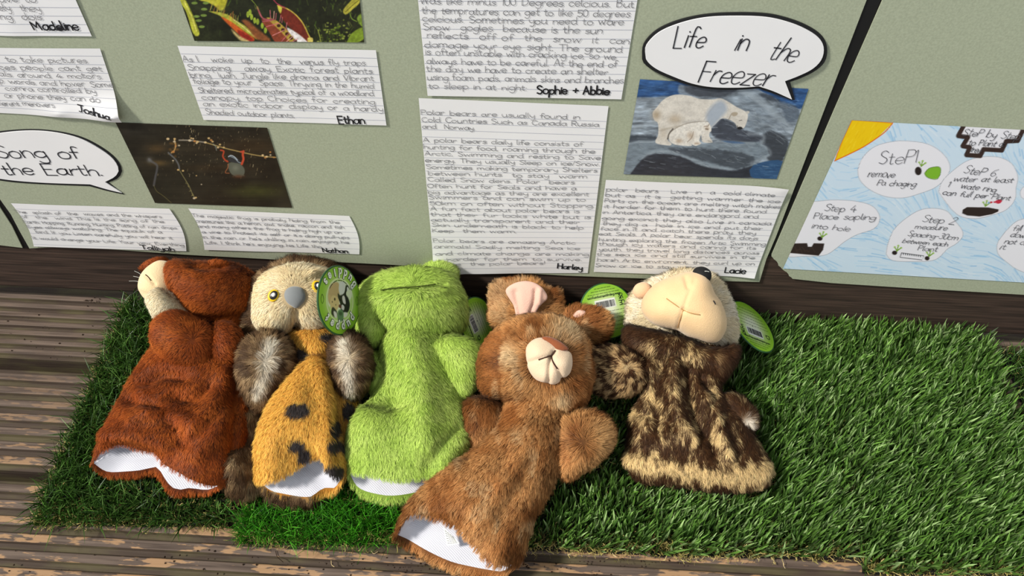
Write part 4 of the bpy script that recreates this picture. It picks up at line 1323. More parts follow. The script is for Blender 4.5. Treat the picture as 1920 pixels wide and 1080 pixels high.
def fur(s, count, length, width=0.0004, comb=None, color=None, lift=0.5, jitter=0.25, clump=0.35, every=14, mask=None, bend=0.6, seg=3):
    """hair strands rooted all over the shape; returns arrays for V, F, colours and shading normals"""
    tri = []
    for f in s.F:
        tri.append(f[:, :3])
        if f.shape[1] == 4:
            tri.append(f[:, [0, 2, 3]])
    tri = np.concatenate(tri)
    a, b, c = s.V[tri[:, 0]], s.V[tri[:, 1]], s.V[tri[:, 2]]
    fn = np.cross(b - a, c - a)
    ar = np.linalg.norm(fn, axis=1)
    cen = (a + b + c) / 3
    face = np.sum(fn * (EYE - cen), 1) / np.maximum(ar * np.linalg.norm(EYE - cen, axis=1), 1e-12)
    up = fn[:, 2] / np.maximum(ar, 1e-12)
    wgt = ar * np.where((face < -0.35) & (up < -0.1), 0.08, 1.0)
    cum = np.cumsum(wgt)
    n = int(count * DENS)
    t = np.searchsorted(cum, rng.random(n) * cum[-1])
    r1, r2 = np.sqrt(rng.random(n)), rng.random(n)
    w0, w1, w2 = (1 - r1)[:, None], (r1 * (1 - r2))[:, None], (r1 * r2)[:, None]
    root = a[t] * w0 + b[t] * w1 + c[t] * w2
    N = nrm(s.N[tri[t, 0]] * w0 + s.N[tri[t, 1]] * w1 + s.N[tri[t, 2]] * w2)
    X = proj(root)
    if mask is not None:
        keep = rng.random(n) < mask(X)
        root, N, X = root[keep], N[keep], X[keep]
        n = len(root)
    dxy = comb(X, root) if callable(comb) else np.broadcast_to(np.asarray(comb if comb is not None else (0, 1), float), (n, 2))
    d3 = dxy[:, :1] * CR[0] - dxy[:, 1:] * CR[1]
    T = d3 - N * np.sum(d3 * N, 1, keepdims=True)
    T = T / np.maximum(np.linalg.norm(T, axis=1, keepdims=True), 0.35)
    L = length(X) if callable(length) else np.full(n, float(length))
    L = L * rng.uniform(0.72, 1.12, n)
    rnd = rng.normal(0, 1, (n, 3)) * jitter
    low = fbm(X * 0.05, 11, 2)[:, None]
    lf = (lift(X)[:, None] if callable(lift) else lift) * 0.5
    d0 = nrm(N * (lf + 0.22) + T * (1 - lf) + rnd * 0.6 + CR[0] * low * 0.25)
    d1 = nrm(N * lf * 0.7 + T + rnd + CR[0] * low * 0.35 - np.array([0, 0, 0.15]))
    sv = np.linspace(0, 1, seg + 1)
    P = []
    for u in sv:
        dd = d0 * (1 - bend * u) + d1 * (bend * u)
        P.append(root - N * 0.0006 + nrm(dd) * (L * u)[:, None])
    P = np.array(P)                                  # seg+1, n, 3
    if clump > 0:
        cl = knn_clump(root, every)
        for i, u in enumerate(sv):
            P[i] += (P[i][cl] - P[i]) * (clump * u ** 1.4)
    tdir = nrm(P[-1] - P[0])
    side = np.cross(tdir, N) + rng.normal(0, 0.35, (n, 3))
    side = nrm(side - tdir * np.sum(side * tdir, 1, keepdims=True))
    V = []
    for i, u in enumerate(sv[:-1]):
        wv = width * (1 - 0.55 * u) / 2
        V += [P[i] + side * wv, P[i] - side * wv]
    V.append(P[-1])
    k = len(V)                                       # rows per strand
    V = np.array(V).transpose(1, 0, 2).reshape(-1, 3)
    base = np.arange(n) * k
    Q = []
    for i in range(seg - 1):
        Q.append(np.stack([base + 2 * i, base + 2 * i + 1, base + 2 * i + 3, base + 2 * i + 2], -1))
    Q = np.concatenate(Q)
    Tt = np.stack([base + 2 * seg - 2, base + 2 * seg - 1, base + 2 * seg], -1)
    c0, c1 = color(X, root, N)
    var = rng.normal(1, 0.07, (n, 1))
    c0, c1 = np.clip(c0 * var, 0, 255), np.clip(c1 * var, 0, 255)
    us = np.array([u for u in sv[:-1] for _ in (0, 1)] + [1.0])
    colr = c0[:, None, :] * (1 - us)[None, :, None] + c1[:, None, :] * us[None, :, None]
    perp = nrm(N - tdir * np.sum(N * tdir, 1, keepdims=True) + 1e-6)
    hn = nrm(N * 0.9 + perp * 0.35 + rng.normal(0, 0.14, (n, 3)))
    hn = np.repeat(hn, k, axis=0)
    return V, Q, Tt, lin(colr.reshape(-1, 3)), hn

def plush(name, s, parent, color, count, length, label=None, skin=None, **kw):
    """one part: the stuffed skin together with its pile"""
    X = proj(s.V)
    c0, c1 = color(X, s.V, s.N)
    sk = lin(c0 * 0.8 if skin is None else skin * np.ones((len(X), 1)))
    V, Q, T, C, H = fur(s, count, length, color=color, **kw)
    b = len(s.V)
    o = mk(name, np.concatenate([s.V, V]), list(s.F) + [Q + b, T + b], M_FUR, parent, np.concatenate([sk, C]), np.concatenate([s.N, H]))
    if label:
        o['label'] = label
    return o

def velvet(name, s, parent, color, label=None):
    X = proj(s.V)
    o = mk(name, s.V, s.F, M_VELVET, parent, lin(color(X) if callable(color) else np.broadcast_to(np.asarray(color, float), (len(X), 3))))
    if label:
        o['label'] = label
    return o

def tube(name, pts, r, material, parent, label=None, nseg=8):
    """thread or cord through 3D points"""
    P = catmull(np.asarray(pts, float), max(8, 6 * len(pts))) if len(pts) > 2 else np.asarray(pts, float)
    t = nrm(np.gradient(P, axis=0))
    a = nrm(np.cross(t, np.array([0.3, 0.2, 0.9])))
    b = np.cross(t, a)
    th = np.linspace(0, 2 * math.pi, nseg, endpoint=False)
    V = (P[:, None, :] + r * (np.cos(th)[None, :, None] * a[:, None, :] + np.sin(th)[None, :, None] * b[:, None, :])).reshape(-1, 3)
    o = mk(name, V, [gridfaces(nseg, len(P), True), [list(range(nseg))[::-1], list(range(len(V) - nseg, len(V)))]], material, parent)
    if label:
        o['label'] = label
    return o

def surf_at(s, pts, lift=0.0006):
    """3D points on the near side of a shape under picture points"""
    X = proj(s.V)
    face = np.sum(s.N * nrm(EYE - s.V), axis=1) > 0.05
    Vf, Xf, Nf = s.V[face], X[face], s.N[face]
    out = []
    for q in pts:
        d = np.hypot(Xf[:, 0] - q[0], Xf[:, 1] - q[1])
        k = np.argsort(d)[:6]
        w = 1 / (d[k] + 0.3)
        dep = np.sum(np.linalg.norm(Vf[k] - EYE, axis=1) * w) / w.sum()
        r = nrm(ray(q[0], q[1]))
        nn = nrm((Nf[k] * w[:, None]).sum(0))
        out.append(EYE + r * dep + nn * lift)
    return np.array(out)

def disc_on(s, q, rx, ry, ang=0.0, thick=0.001, lift=0.0004, dome=0.4, n=28):
    """domed oval lying on a shape at picture point q, radii in metres"""
    p0 = surf_at(s, [q])[0]
    p1, p2 = surf_at(s, [(q[0] + 5, q[1]), (q[0], q[1] + 5)])
    nn = nrm(np.cross(p1 - p0, p0 - p2) if np.dot(np.cross(p1 - p0, p0 - p2), EYE - p0) > 0 else -np.cross(p1 - p0, p0 - p2))
    nn = nrm(nn + nrm(EYE - p0))
    pl = Plane(p0, nn)
    th = np.linspace(0, 2 * math.pi, n, endpoint=False)
    V, ca, sa = [], math.cos(ang), math.sin(ang)
    rs = np.array([1.0, 1.0, 0.9, 0.7, 0.4])
    hs = np.array([-0.002, thick * 0.4, thick * 0.75, thick * (1 + dome * 0.5), thick * (1 + dome)])
    for r, h in zip(rs, hs):
        x, y = rx * r * np.cos(th), ry * r * np.sin(th)
        V.append(pl.xyz(np.stack([x * ca - y * sa, x * sa + y * ca], -1), np.full(n, lift + h)))
    V = np.array(V).reshape(-1, 3)
    F = gridfaces(n, len(rs), True)
    return V, [F, [list(range(len(V) - n, len(V)))]]

def two(c0, c1):
    c0, c1 = np.asarray(c0, float), np.asarray(c1, float)
    def f(X, root, N):
        n = len(X)
        return np.broadcast_to(c0, (n, 3)).copy(), np.broadcast_to(c1, (n, 3)).copy()
    return f

def radial(cx, cy, extra=(0, 0)):
    def f(X, root):
        d = X - np.array([cx, cy])
        return nrm(d) + np.asarray(extra)
    return f

M_LINING = bpy.data.materials.new('white_knit_lining')
M_LINING.use_nodes = True
_nt = M_LINING.node_tree
_b = _nt.nodes['Principled BSDF']
_b.inputs['Base Color'].default_value = (*lin((200, 201, 211)), 1)
_b.inputs['Roughness'].default_value = 0.55
_b.inputs['Sheen Weight'].default_value = 0.3
_tc = _nt.nodes.new('ShaderNodeTexCoord')
_wv = _nt.nodes.new('ShaderNodeTexWave')
_wv.inputs['Scale'].default_value = 190
_wv.inputs['Distortion'].default_value = 1.5
_wv.bands_direction = 'DIAGONAL'
_bp = _nt.nodes.new('ShaderNodeBump')
_bp.inputs['Strength'].default_value = 0.3
_bp.inputs['Distance'].default_value = 0.0006
_nt.links.new(_tc.outputs['Object'], _wv.inputs['Vector'])
_nt.links.new(_wv.outputs[0], _bp.inputs['Height'])
_nt.links.new(_bp.outputs[0], _b.inputs['Normal'])

def add_lining(s, parent, depth=0.34, gap=0.010):
    V, F = lining_of(s, depth, gap)
    # soft crumples in the cloth
    N = vnormals(V, [F])
    cen = V.mean(0)
    inw = nrm(cen - V)
    rim = np.ones(len(V))
    rim[:s.rings.shape[1]] = 0
    V = V + inw * (rim * 0.011 * np.abs(fbm(V[:, [0, 1]] * 34 + V[:, [2, 0]] * 22, 31, 2)))[:, None]
    o = mk('lining', V, [F], M_LINING, parent)
    o['label'] = 'white cloth lining'
    return o
# ------------------------------------------------------------------ the hand puppets
def noise_mix(a, b, sx, sy, seed, lo=-0.25, hi=0.35):
    """blend of two colours in streaks (picture-scale noise on the coat)"""
    def f(X):
        t = np.clip((fbm(X * [sx, sy], seed, 3) - lo) / (hi - lo), 0, 1)[:, None]
        return np.asarray(a, float) * (1 - t) + np.asarray(b, float) * t
    return f

# ---- rust brown puppet with a cream muzzle
root = thing('animal_hand_puppet', atz(320, 800, 0.03), 'rust brown furry hand puppet lying with its cream muzzle turned to the left', 'hand puppet', 'furry hand puppets in a row')
mixA = noise_mix((100, 44, 14), (138, 64, 22), 0.03, 0.03, 1)
mixB = noise_mix((166, 82, 30), (204, 112, 46), 0.025, 0.04, 2)
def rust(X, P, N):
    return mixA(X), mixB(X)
s = sleeve([(318, 622, 446, 622, 0.070, 0.022, 0.03), (292, 655, 466, 650, 0.064, 0.032, 0.03), (256, 705, 470, 700, 0.060, 0.036, 0.03), (224, 762, 470, 760, 0.056, 0.036, 0.026), (194, 822, 458, 838, 0.054, 0.036, 0.024)],
           [(175, 868), (187, 852), (207, 840), (233, 835), (259, 845), (294, 853), (303, 868), (324, 881), (342, 890), (363, 901), (395, 910), (418, 906)],
           [(175, 868), (200, 884), (235, 884), (268, 881), (294, 876), (314, 905), (332, 918), (355, 915), (390, 918), (418, 906)],
           [0.050, 0.057, 0.064] + [0.068] * 7 + [0.060, 0.050], [0.050] + [0.036] * 8 + [0.050],
           creases=[([(345, 705), (300, 700), (262, 720)], 11, -0.0120), ([(240, 745), (290, 765), (330, 800), (345, 830)], 10, -0.0105), ([(250, 790), (300, 772), (350, 790)], 11, 0.0075), ([(420, 700), (400, 760), (350, 815)], 14, 0.0090),
                    ([(395, 720), (360, 745), (330, 740)], 10, -0.0090), ([(262, 725), (268, 760), (300, 780)], 10, 0.0090), ([(455, 690), (440, 760), (440, 850)], 12, -0.0090), ([(200, 815), (260, 815), (310, 835)], 12, 0.0075), ([(370, 850), (400, 820), (425, 780)], 16, 0.0090)])
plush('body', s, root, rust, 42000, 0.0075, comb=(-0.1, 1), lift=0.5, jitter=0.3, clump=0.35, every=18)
add_lining(s, root)
s = pillow([(400, 612), (420, 604), (446, 614), (458, 642), (448, 676), (420, 690), (398, 670)], 0.090, 0.6, 0.022)
plush('arm', s, root, rust, 5000, 0.007, comb=(0.6, 0.6), lift=0.55, jitter=0.3)
s = pillow([(282, 628), (288, 603), (310, 587), (340, 584), (368, 598), (395, 612), (412, 640), (402, 676), (377, 697), (340, 690), (305, 670), (288, 650)], 0.100, 0.7, 0.030, 0.026)
plush('arm', s, root, rust, 12000, 0.0075, comb=radial(360, 640, (-0.4, 0.5)), lift=0.5, jitter=0.3)
# head seen from its side
cream0, cream1 = (240, 218, 176), (254, 242, 214)
s = pillow([(274, 556), (300, 540), (332, 562), (356, 590), (330, 606), (298, 604), (280, 582)], 0.108, 0.95, 0.026)
plush('chin', s, root, two(cream0, cream1), 5000, 0.006, 'cream plush chin', comb=(-0.6, 0.6), lift=0.45)
s = pillow([(258, 535), (264, 514), (280, 497), (302, 488), (330, 500), (338, 540), (324, 562), (300, 570), (278, 565), (263, 551)], 0.102, 0.95, 0.024, step=0.0022,
           creases=[([(272, 516), (280, 522), (290, 532)], 3.0, -0.003), ([(262, 548), (285, 556), (300, 570)], 4, -0.0015)])
vm = velvet('muzzle', s, root, (228, 204, 162), 'cream velvet muzzle')
o = tube('mouth_seam', surf_at(s, [(273, 515), (278, 519), (283, 526)], 0.0004), 0.0006, M_STITCH, vm)
s = pillow([(262, 506), (272, 494), (290, 485), (312, 485), (318, 500), (300, 512), (280, 512)], 0.100, 0.9, 0.016)
plush('brow', s, root, rust, 2500, 0.006, comb=(-0.5, -0.5), lift=0.6)
s = pillow([(314, 494), (334, 487), (360, 491), (420, 491), (452, 501), (480, 520), (490, 540), (482, 570), (466, 598), (440, 616), (400, 612), (366, 602), (344, 580), (322, 550), (310, 517)], 0.098, 0.95, 0.046, 0.04,
           creases=[([(365, 497), (390, 500), (420, 496)], 6, -0.006), ([(340, 590), (400, 598), (450, 590)], 8, -0.005)])
plush('head', s, root, rust, 26000, 0.0085, comb=lambda X, P: nrm(np.array([-0.55, 0.45]) + 0.5 * np.stack([fbm(X * 0.02, 5), fbm(X * 0.02, 6)], -1)), lift=0.45, jitter=0.35, clump=0.45, every=16)
s = pillow([(474, 516), (490, 512), (504, 520), (502, 532), (488, 534), (476, 528)], 0.085, 0.9, 0.010)
plush('ear', s, root, rust, 1500, 0.006, comb=(0.6, -0.2), lift=0.5)
s = pillow([(392, 493), (404, 489), (424, 492), (432, 500), (418, 506), (396, 503)], 0.128, 0.9, 0.008)
plush('ear', s, root, rust, 1500, 0.006, comb=(0.2, -0.5), lift=0.5)

# ---- owl
root = thing('owl_hand_puppet', atz(545, 800, 0.03), 'owl hand puppet with beige face, grey beak and orange spotted belly', 'hand puppet', 'furry hand puppets in a row')
WST = ([(505, 652), (498, 690), (484, 732)], [(648, 648), (652, 690), (656, 732)])
def brown_owl(X, P, N):
    n = fbm(X * [0.06, 0.09], 41, 3)
    t = np.clip((n + 0.10) / 0.5, 0, 1)[:, None]
    c0 = np.array([104, 78, 52.0]) * (1 - t) + np.array([220, 194, 150.0]) * t
    c1 = np.array([60, 42, 28.0]) * (1 - t * 0.7) + np.array([130, 98, 64.0]) * t * 0.7
    return c0, c1
def wing_col(X, P, N):
    c0, c1 = brown_owl(X, P, N)
    d = np.minimum(polydist(X, WST[0]), polydist(X, WST[1]))
    t = np.clip(1.25 - d / 11.5, 0, 1)[:, None] * (fbm(X * 0.12, 8)[:, None] * 0.4 + 0.85)
    t = np.clip(t, 0, 1)
    return c0 * (1 - t) + np.array([236, 226, 206]) * t, c1 * (1 - t) + np.array([238, 230, 212]) * t
SPOTS = [((560, 767), 21, 15), ((556, 831), 15, 12), ((570, 850), 13, 15), ((626, 800), 9, 17), ((626, 832), 14, 12), ((628, 880), 17, 15), ((560, 664), 22, 12), ((652, 768), 12, 18), ((612, 630), 16, 9), ((645, 835), 8, 12)]
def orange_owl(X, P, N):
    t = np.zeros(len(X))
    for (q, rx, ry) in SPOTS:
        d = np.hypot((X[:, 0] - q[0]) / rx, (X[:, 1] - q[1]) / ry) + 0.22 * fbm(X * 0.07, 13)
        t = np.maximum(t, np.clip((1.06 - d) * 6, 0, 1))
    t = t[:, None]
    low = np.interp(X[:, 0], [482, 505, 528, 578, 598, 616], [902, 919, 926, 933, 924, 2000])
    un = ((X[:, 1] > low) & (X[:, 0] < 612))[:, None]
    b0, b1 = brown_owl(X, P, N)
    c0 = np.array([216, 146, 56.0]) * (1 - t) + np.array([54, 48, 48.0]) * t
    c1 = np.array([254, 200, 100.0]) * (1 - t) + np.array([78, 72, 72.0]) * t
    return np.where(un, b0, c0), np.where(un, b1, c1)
s = pillow([(478, 700), (458, 770), (446, 825), (428, 862), (420, 890), (430, 915), (458, 925), (490, 917), (505, 936), (545, 946), (582, 946), (614, 930), (642, 902), (660, 850), (675, 790), (672, 730), (640, 690), (560, 680)], 0.030, 0.3, 0.018, 0.010, bumps=[(448, 870, 34, 0.024), (462, 790, 26, 0.018), (455, 905, 24, 0.012)])
APR = np.array([(578, 690), (500, 780), (482, 850), (484, 890), (505, 915), (578, 928), (640, 905), (640, 830), (625, 770), (610, 690)])
plush('back', s, root, brown_owl, 20000, 0.015, 'brown shaggy back', comb=(-0.15, 1), lift=0.35, jitter=0.3, clump=0.6, every=22, width=0.00045, mask=lambda X: (sdf(X, APR) < 0).astype(float))
s = pillow([(540, 630), (575, 618), (630, 620), (645, 650), (650, 700), (668, 750), (660, 800), (640, 820), (610, 780), (575, 720), (545, 690)], 0.062, 0.4, 0.028, creases=[([(560, 650), (590, 668), (620, 655)], 9, -0.008), ([(620, 690), (635, 750), (640, 800)], 9, -0.005)])
plush('chest', s, root, orange_owl, 12000, 0.010, 'orange chest', comb=(0.05, 1), lift=0.4, jitter=0.3, clump=0.45)
s = sleeve([(578, 676, 610, 676, 0.088, 0.012, 0.02), (546, 715, 616, 715, 0.080, 0.024, 0.03), (508, 766, 628, 770, 0.072, 0.032, 0.03), (484, 828, 642, 832, 0.066, 0.036, 0.028)],
           [(482, 898), (500, 902), (523, 896), (555, 879), (588, 858), (603, 859), (611, 878), (622, 892), (644, 890)],
           [(482, 898), (505, 918), (528, 925), (578, 932), (598, 920), (612, 914), (628, 914), (644, 890)],
           [0.048] + [0.070] * 7 + [0.050], [0.048] + [0.036] * 6 + [0.050],
           creases=[([(600, 690), (612, 760), (615, 840)], 12, 0.006), ([(560, 740), (520, 800), (510, 860)], 20, 0.004), ([(625, 780), (632, 850)], 8, -0.005)])
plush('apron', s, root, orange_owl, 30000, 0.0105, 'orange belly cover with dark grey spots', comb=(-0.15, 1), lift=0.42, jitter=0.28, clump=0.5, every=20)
add_lining(s, root)
for pts, rc in (([(447, 690), (452, 660), (470, 636), (500, 626), (530, 632), (547, 655), (547, 692), (532, 722), (512, 747), (490, 766), (470, 758), (455, 730)], (498, 680)),
                ([(620, 662), (634, 638), (655, 628), (678, 640), (694, 670), (692, 706), (676, 735), (655, 742), (636, 727), (626, 697)], (655, 672))):
    s = pillow(pts, 0.088, 0.7, 0.026, 0.022)
    plush('wing', s, root, wing_col, 11000, 0.014, 'brown wing with a white middle', comb=radial(*rc, (0, 0.35)), lift=0.6, jitter=0.28, clump=0.6, every=20, width=0.00045)
s = pillow([(462, 640), (452, 600), (456, 560), (468, 530), (490, 510), (520, 494), (550, 484), (590, 485), (628, 496), (654, 522), (664, 560), (656, 600), (640, 626), (560, 640)], 0.080, 0.95, 0.036, 0.03)
plush('hood', s, root, brown_owl, 16000, 0.013, 'dark brown hood', comb=radial(560, 580), lift=0.4, jitter=0.3, clump=0.5, width=0.00045)
s = pillow([(474, 565), (480, 535), (496, 514), (522, 502), (552, 497), (590, 499), (625, 513), (642, 545), (642, 580), (627, 606), (600, 621), (575, 620), (553, 612), (540, 626), (508, 631), (487, 620), (474, 596)], 0.098, 0.97, 0.044, 0.03,
           bumps=[(515, 605, 26, 0.006), (590, 600, 26, 0.006)], creases=[([(556, 585), (554, 615)], 7, -0.008), ([(580, 516), (600, 510), (622, 516)], 6, 0.004), ([(575, 526), (600, 520), (618, 526)], 5, -0.004)])
EY = [(513.5, 554.5), (594, 538)]
def owl_face(X, P, N):
    t = np.clip((fbm(X * 0.05, 3) + 0.2) / 0.5, 0, 1)[:, None]
    return np.array([232, 206, 160.0]) + 0 * t, np.array([250, 228, 184.0]) * (1 - t) + np.array([254, 240, 208.0]) * t
def bare_owl(X):
    d = np.minimum(np.hypot(X[:, 0] - EY[0][0], (X[:, 1] - EY[0][1])), np.hypot(X[:, 0] - EY[1][0], X[:, 1] - EY[1][1]))
    d2 = np.hypot(X[:, 0] - 553, X[:, 1] - 556) - 10
    return (np.minimum(d, d2) > 10.5).astype(float)
hd = plush('face', s, root, owl_face, 26000, 0.0085, 'beige plush face', comb=radial(553, 560, (0, 0.5)), lift=0.45, jitter=0.25, clump=0.45, every=16, mask=bare_owl)
M_EYEY = mat('yellow_eye_ring', (226, 186, 20), 0.5, 0.4)
M_EYEK = mat('black_eye', (28, 26, 26), 0.35, 0.5)
M_EYEW = mat('white_eye_spot', (232, 230, 226), 0.4, 0.5)
M_BEAK = mat('grey_velvet_beak', (126, 130, 132), 0.7, 0.2, sheen=0.5, bump=(1200, 0.4, 0.0008))
for q, a_ in ((EY[0], 0.5), (EY[1], -0.4)):
    V, F = disc_on(s, q, 0.0068, 0.0082, -a_, 0.0012, 0.0020)
    e = mk('eye', V, F, M_EYEY, root)
    e['label'] = 'yellow ringed eye'
    V, F = disc_on(s, (q[0] + 0.8, q[1] - 0.4), 0.0046, 0.0060, -a_, 0.0012, 0.0036)
    mk('pupil', V, F, M_EYEK, e)
    V, F = disc_on(s, (q[0] + 1.2, q[1] - 1.0), 0.0024, 0.0028, -a_, 0.0010, 0.0056)
    mk('highlight_spot', V, F, M_EYEW, e)
s2 = pillow([(533, 556), (535, 545), (544, 538), (556, 537), (567, 541), (573, 552), (572, 563), (565, 572), (556, 578), (547, 574), (538, 567)], 0.136, 0.97, 0.0075, 0.012, step=0.0018)
o = mk('beak', s2.V, s2.F, M_BEAK, root)
o['label'] = 'round grey beak'

# ---- frog
root = thing('frog_hand_puppet', atz(765, 800, 0.03), 'bright green frog hand puppet with a closed mouth line', 'hand puppet', 'furry hand puppets in a row')
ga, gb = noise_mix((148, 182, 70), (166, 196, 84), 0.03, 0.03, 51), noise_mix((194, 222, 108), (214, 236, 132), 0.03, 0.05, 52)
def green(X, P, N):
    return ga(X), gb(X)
s = sleeve([(728, 626, 826, 626, 0.075, 0.026, 0.03), (714, 660, 838, 660, 0.068, 0.032, 0.03), (710, 705, 850, 705, 0.062, 0.034, 0.028), (694, 755, 864, 752, 0.058, 0.036, 0.026), (662, 800, 876, 800, 0.056, 0.036, 0.025), (648, 845, 878, 845, 0.054, 0.034, 0.024)],
           [(652, 880), (680, 888), (702, 893), (733, 900), (770, 900), (815, 892), (850, 888), (868, 878)],
           [(652, 880), (672, 914), (711, 927), (742, 929), (779, 923), (820, 912), (850, 896), (868, 878)],
           [0.048] + [0.066] * 6 + [0.05], [0.048] + [0.032] * 6 + [0.05],
           bumps=[(728, 745, 22, -0.020), (700, 742, 18, -0.014), (695, 800, 38, 0.010)], creases=[([(770, 640), (785, 700), (792, 760), (798, 830)], 26, 0.011), ([(715, 690), (712, 725), (735, 755)], 12, -0.007), ([(755, 755), (735, 735), (700, 735)], 10, -0.006), ([(860, 800), (820, 840), (800, 880)], 8, -0.005), ([(868, 820), (840, 850), (828, 885)], 9, 0.004)])
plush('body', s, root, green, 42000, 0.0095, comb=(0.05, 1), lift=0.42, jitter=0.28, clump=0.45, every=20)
add_lining(s, root)
s = pillow([(688, 668), (708, 660), (726, 684), (730, 728), (712, 752), (696, 740), (684, 705)], 0.055, 0.5, 0.022)
plush('arm', s, root, green, 5000, 0.009, comb=(-0.2, 1), lift=0.45, jitter=0.3)
s = pillow([(812, 648), (828, 634), (852, 631), (888, 640), (908, 660), (902, 702), (882, 738), (860, 748), (846, 722), (832, 690)], 0.080, 0.6, 0.026, 0.022)
plush('arm', s, root, green, 11000, 0.0095, comb=(0.45, 0.9), lift=0.42, jitter=0.3, clump=0.45)
s = pillow([(670, 602), (672, 580), (690, 568), (712, 590), (722, 622), (712, 644), (690, 652), (674, 640)], 0.085, 0.9, 0.024)
plush('cheek', s, root, green, 6000, 0.009, comb=(-0.3, 0.9), lift=0.45, jitter=0.3)
s = pillow([(668, 596), (668, 562), (680, 536), (705, 516), (740, 505), (782, 502), (820, 505), (848, 515), (862, 535), (872, 558), (876, 592), (868, 618), (848, 630), (800, 636), (745, 628), (708, 604), (690, 612)], 0.094, 0.97, 0.046, 0.036,
           bumps=[(775, 590, 60, 0.008)], creases=[([(705, 548), (740, 544), (780, 542), (828, 536)], 3.2, -0.006), ([(700, 556), (760, 552), (828, 544)], 7, 0.004), ([(706, 585), (730, 618), (790, 632), (840, 622)], 5, -0.004)])
def mouth_gap(X):
    return np.clip((polydist(X, [(716, 545), (745, 543), (780, 541), (816, 537)]) - 1.6) / 2, 0.15, 1)
hd = plush('head', s, root, green, 32000, 0.0098, comb=radial(775, 538, (0, 0.45)), lift=0.42, jitter=0.28, clump=0.45, every=18, mask=mouth_gap)
tube('mouth_line', surf_at(s, [(716, 545), (745, 543), (780, 541), (816, 537)], 0.0036), 0.0008, mat('olive_thread', (66, 78, 30), 0.8, 0.1), hd)
s = pillow([(793, 508), (806, 494), (826, 489), (846, 496), (858, 514), (850, 528), (826, 532), (802, 526)], 0.100, 0.95, 0.022)
plush('eye_bump', s, root, green, 5000, 0.0095, comb=radial(826, 512, (0.2, -0.4)), lift=0.5, jitter=0.3)

# ---- rabbit
root = thing('rabbit_hand_puppet', atz(900, 900, 0.03), 'tawny brown rabbit hand puppet with pink ear, stretched over the mat edge', 'hand puppet', 'furry hand puppets in a row')
ra = noise_mix((94, 54, 24), (168, 110, 62), 0.028, 0.028, 61, -0.3, 0.3)
rb = noise_mix((150, 94, 48), (226, 172, 112), 0.03, 0.022, 62, -0.35, 0.3)
def tawny(X, P, N):
    hi = np.clip((fbm(X * [0.045, 0.022], 65, 2) - 0.28) * 4, 0, 1)[:, None] * 0.7
    return ra(X), rb(X) * (1 - hi) + np.array([236, 206, 160]) * hi
s = sleeve([(955, 736, 1070, 752, 0.072, 0.024, 0.03), (944, 772, 1068, 800, 0.064, 0.032, 0.03), (922, 822, 1060, 850, 0.060, 0.037, 0.028), (872, 862, 1040, 900, 0.056, 0.040, 0.026), (812, 904, 1010, 955, 0.051, 0.040, 0.026), (765, 950, 990, 1008, 0.046, 0.037, 0.024)],
           [(744, 1002), (760, 978), (777, 963), (804, 967), (835, 976), (862, 992), (890, 1020), (912, 1046), (945, 1060), (976, 1048)],
           [(744, 1002), (766, 1012), (804, 1034), (846, 1053), (883, 1062), (915, 1068), (945, 1070), (976, 1048)],
           [0.044] + [0.064] * 8 + [0.040], [0.044] + [0.026] * 6 + [0.040],
           creases=[([(925, 760), (905, 800), (880, 850)], 12, -0.006), ([(1000, 770), (960, 860), (900, 940)], 34, 0.006), ([(900, 930), (930, 900), (960, 840)], 10, -0.004), ([(1000, 860), (960, 930), (930, 1000)], 12, -0.004)])
plush('body', s, root, tawny, 46000, 0.0115, comb=(-0.45, 0.9), lift=0.32, jitter=0.28, clump=0.55, every=24, width=0.00045)
add_lining(s, root)
cl = surf_at(s, [(836, 1000)])[0]
s = pillow([(866, 768), (890, 748), (930, 752), (952, 785), (932, 830), (896, 852), (874, 832)], 0.058, 0.5, 0.026)
plush('arm', s, root, tawny, 9000, 0.011, comb=(-0.2, 1), lift=0.4, jitter=0.3, clump=0.5)
s = pillow([(1046, 800), (1062, 784), (1092, 776), (1124, 780), (1145, 805), (1143, 836), (1120, 862), (1092, 882), (1062, 896), (1046, 872)], 0.068, 0.55, 0.030, 0.022)
def pawcol(X, P, N):
    c0, c1 = tawny(X, P, N)
    t = np.clip(1.2 - np.hypot(X[:, 0] - 1118, X[:, 1] - 820) / 30, 0, 1)[:, None] * 0.75
    return c0 * (1 - t) + np.array([190, 140, 86]) * t, c1 * (1 - t) + np.array([226, 186, 130]) * t
plush('arm', s, root, pawcol, 13000, 0.013, comb=radial(1095, 830, (0.2, 0.1)), lift=0.6, jitter=0.28, clump=0.55, width=0.00045)
# ears
s = pillow([(926, 606), (922, 570), (926, 540), (940, 530), (962, 527), (1000, 528), (1024, 544), (1046, 548), (1050, 575), (1042, 602), (1000, 612), (960, 612)], 0.085, 0.95, 0.016, 0.014)
plush('ear', s, root, tawny, 13000, 0.013, 'furry ear back', comb=radial(985, 585, (0, -0.3)), lift=0.85, jitter=0.3, clump=0.55, width=0.00045)
s2 = pillow([(948, 546), (962, 532), (985, 527), (1006, 532), (1021, 545), (1026, 560), (1012, 574), (998, 598), (984, 604), (970, 600), (962, 572)], 0.106, 0.97, 0.007, 0.006, step=0.0022,
            creases=[([(1004, 545), (1002, 565), (992, 595)], 4, -0.004), ([(966, 548), (970, 575), (976, 598)], 6, -0.004), ([(1012, 545), (1010, 568)], 5, 0.003)])
velvet('ear_lining', s2, root, (224, 182, 164), 'pink velvet inside of the ear')
s = pillow([(1052, 598), (1066, 584), (1096, 578), (1130, 586), (1142, 610), (1132, 634), (1104, 642), (1080, 632), (1058, 618)], 0.070, 0.9, 0.014)
plush('ear', s, root, tawny, 6000, 0.014, 'furry ear folded to the right', comb=radial(1075, 615, (0.6, -0.3)), lift=0.95, jitter=0.3, clump=0.6, width=0.00045)
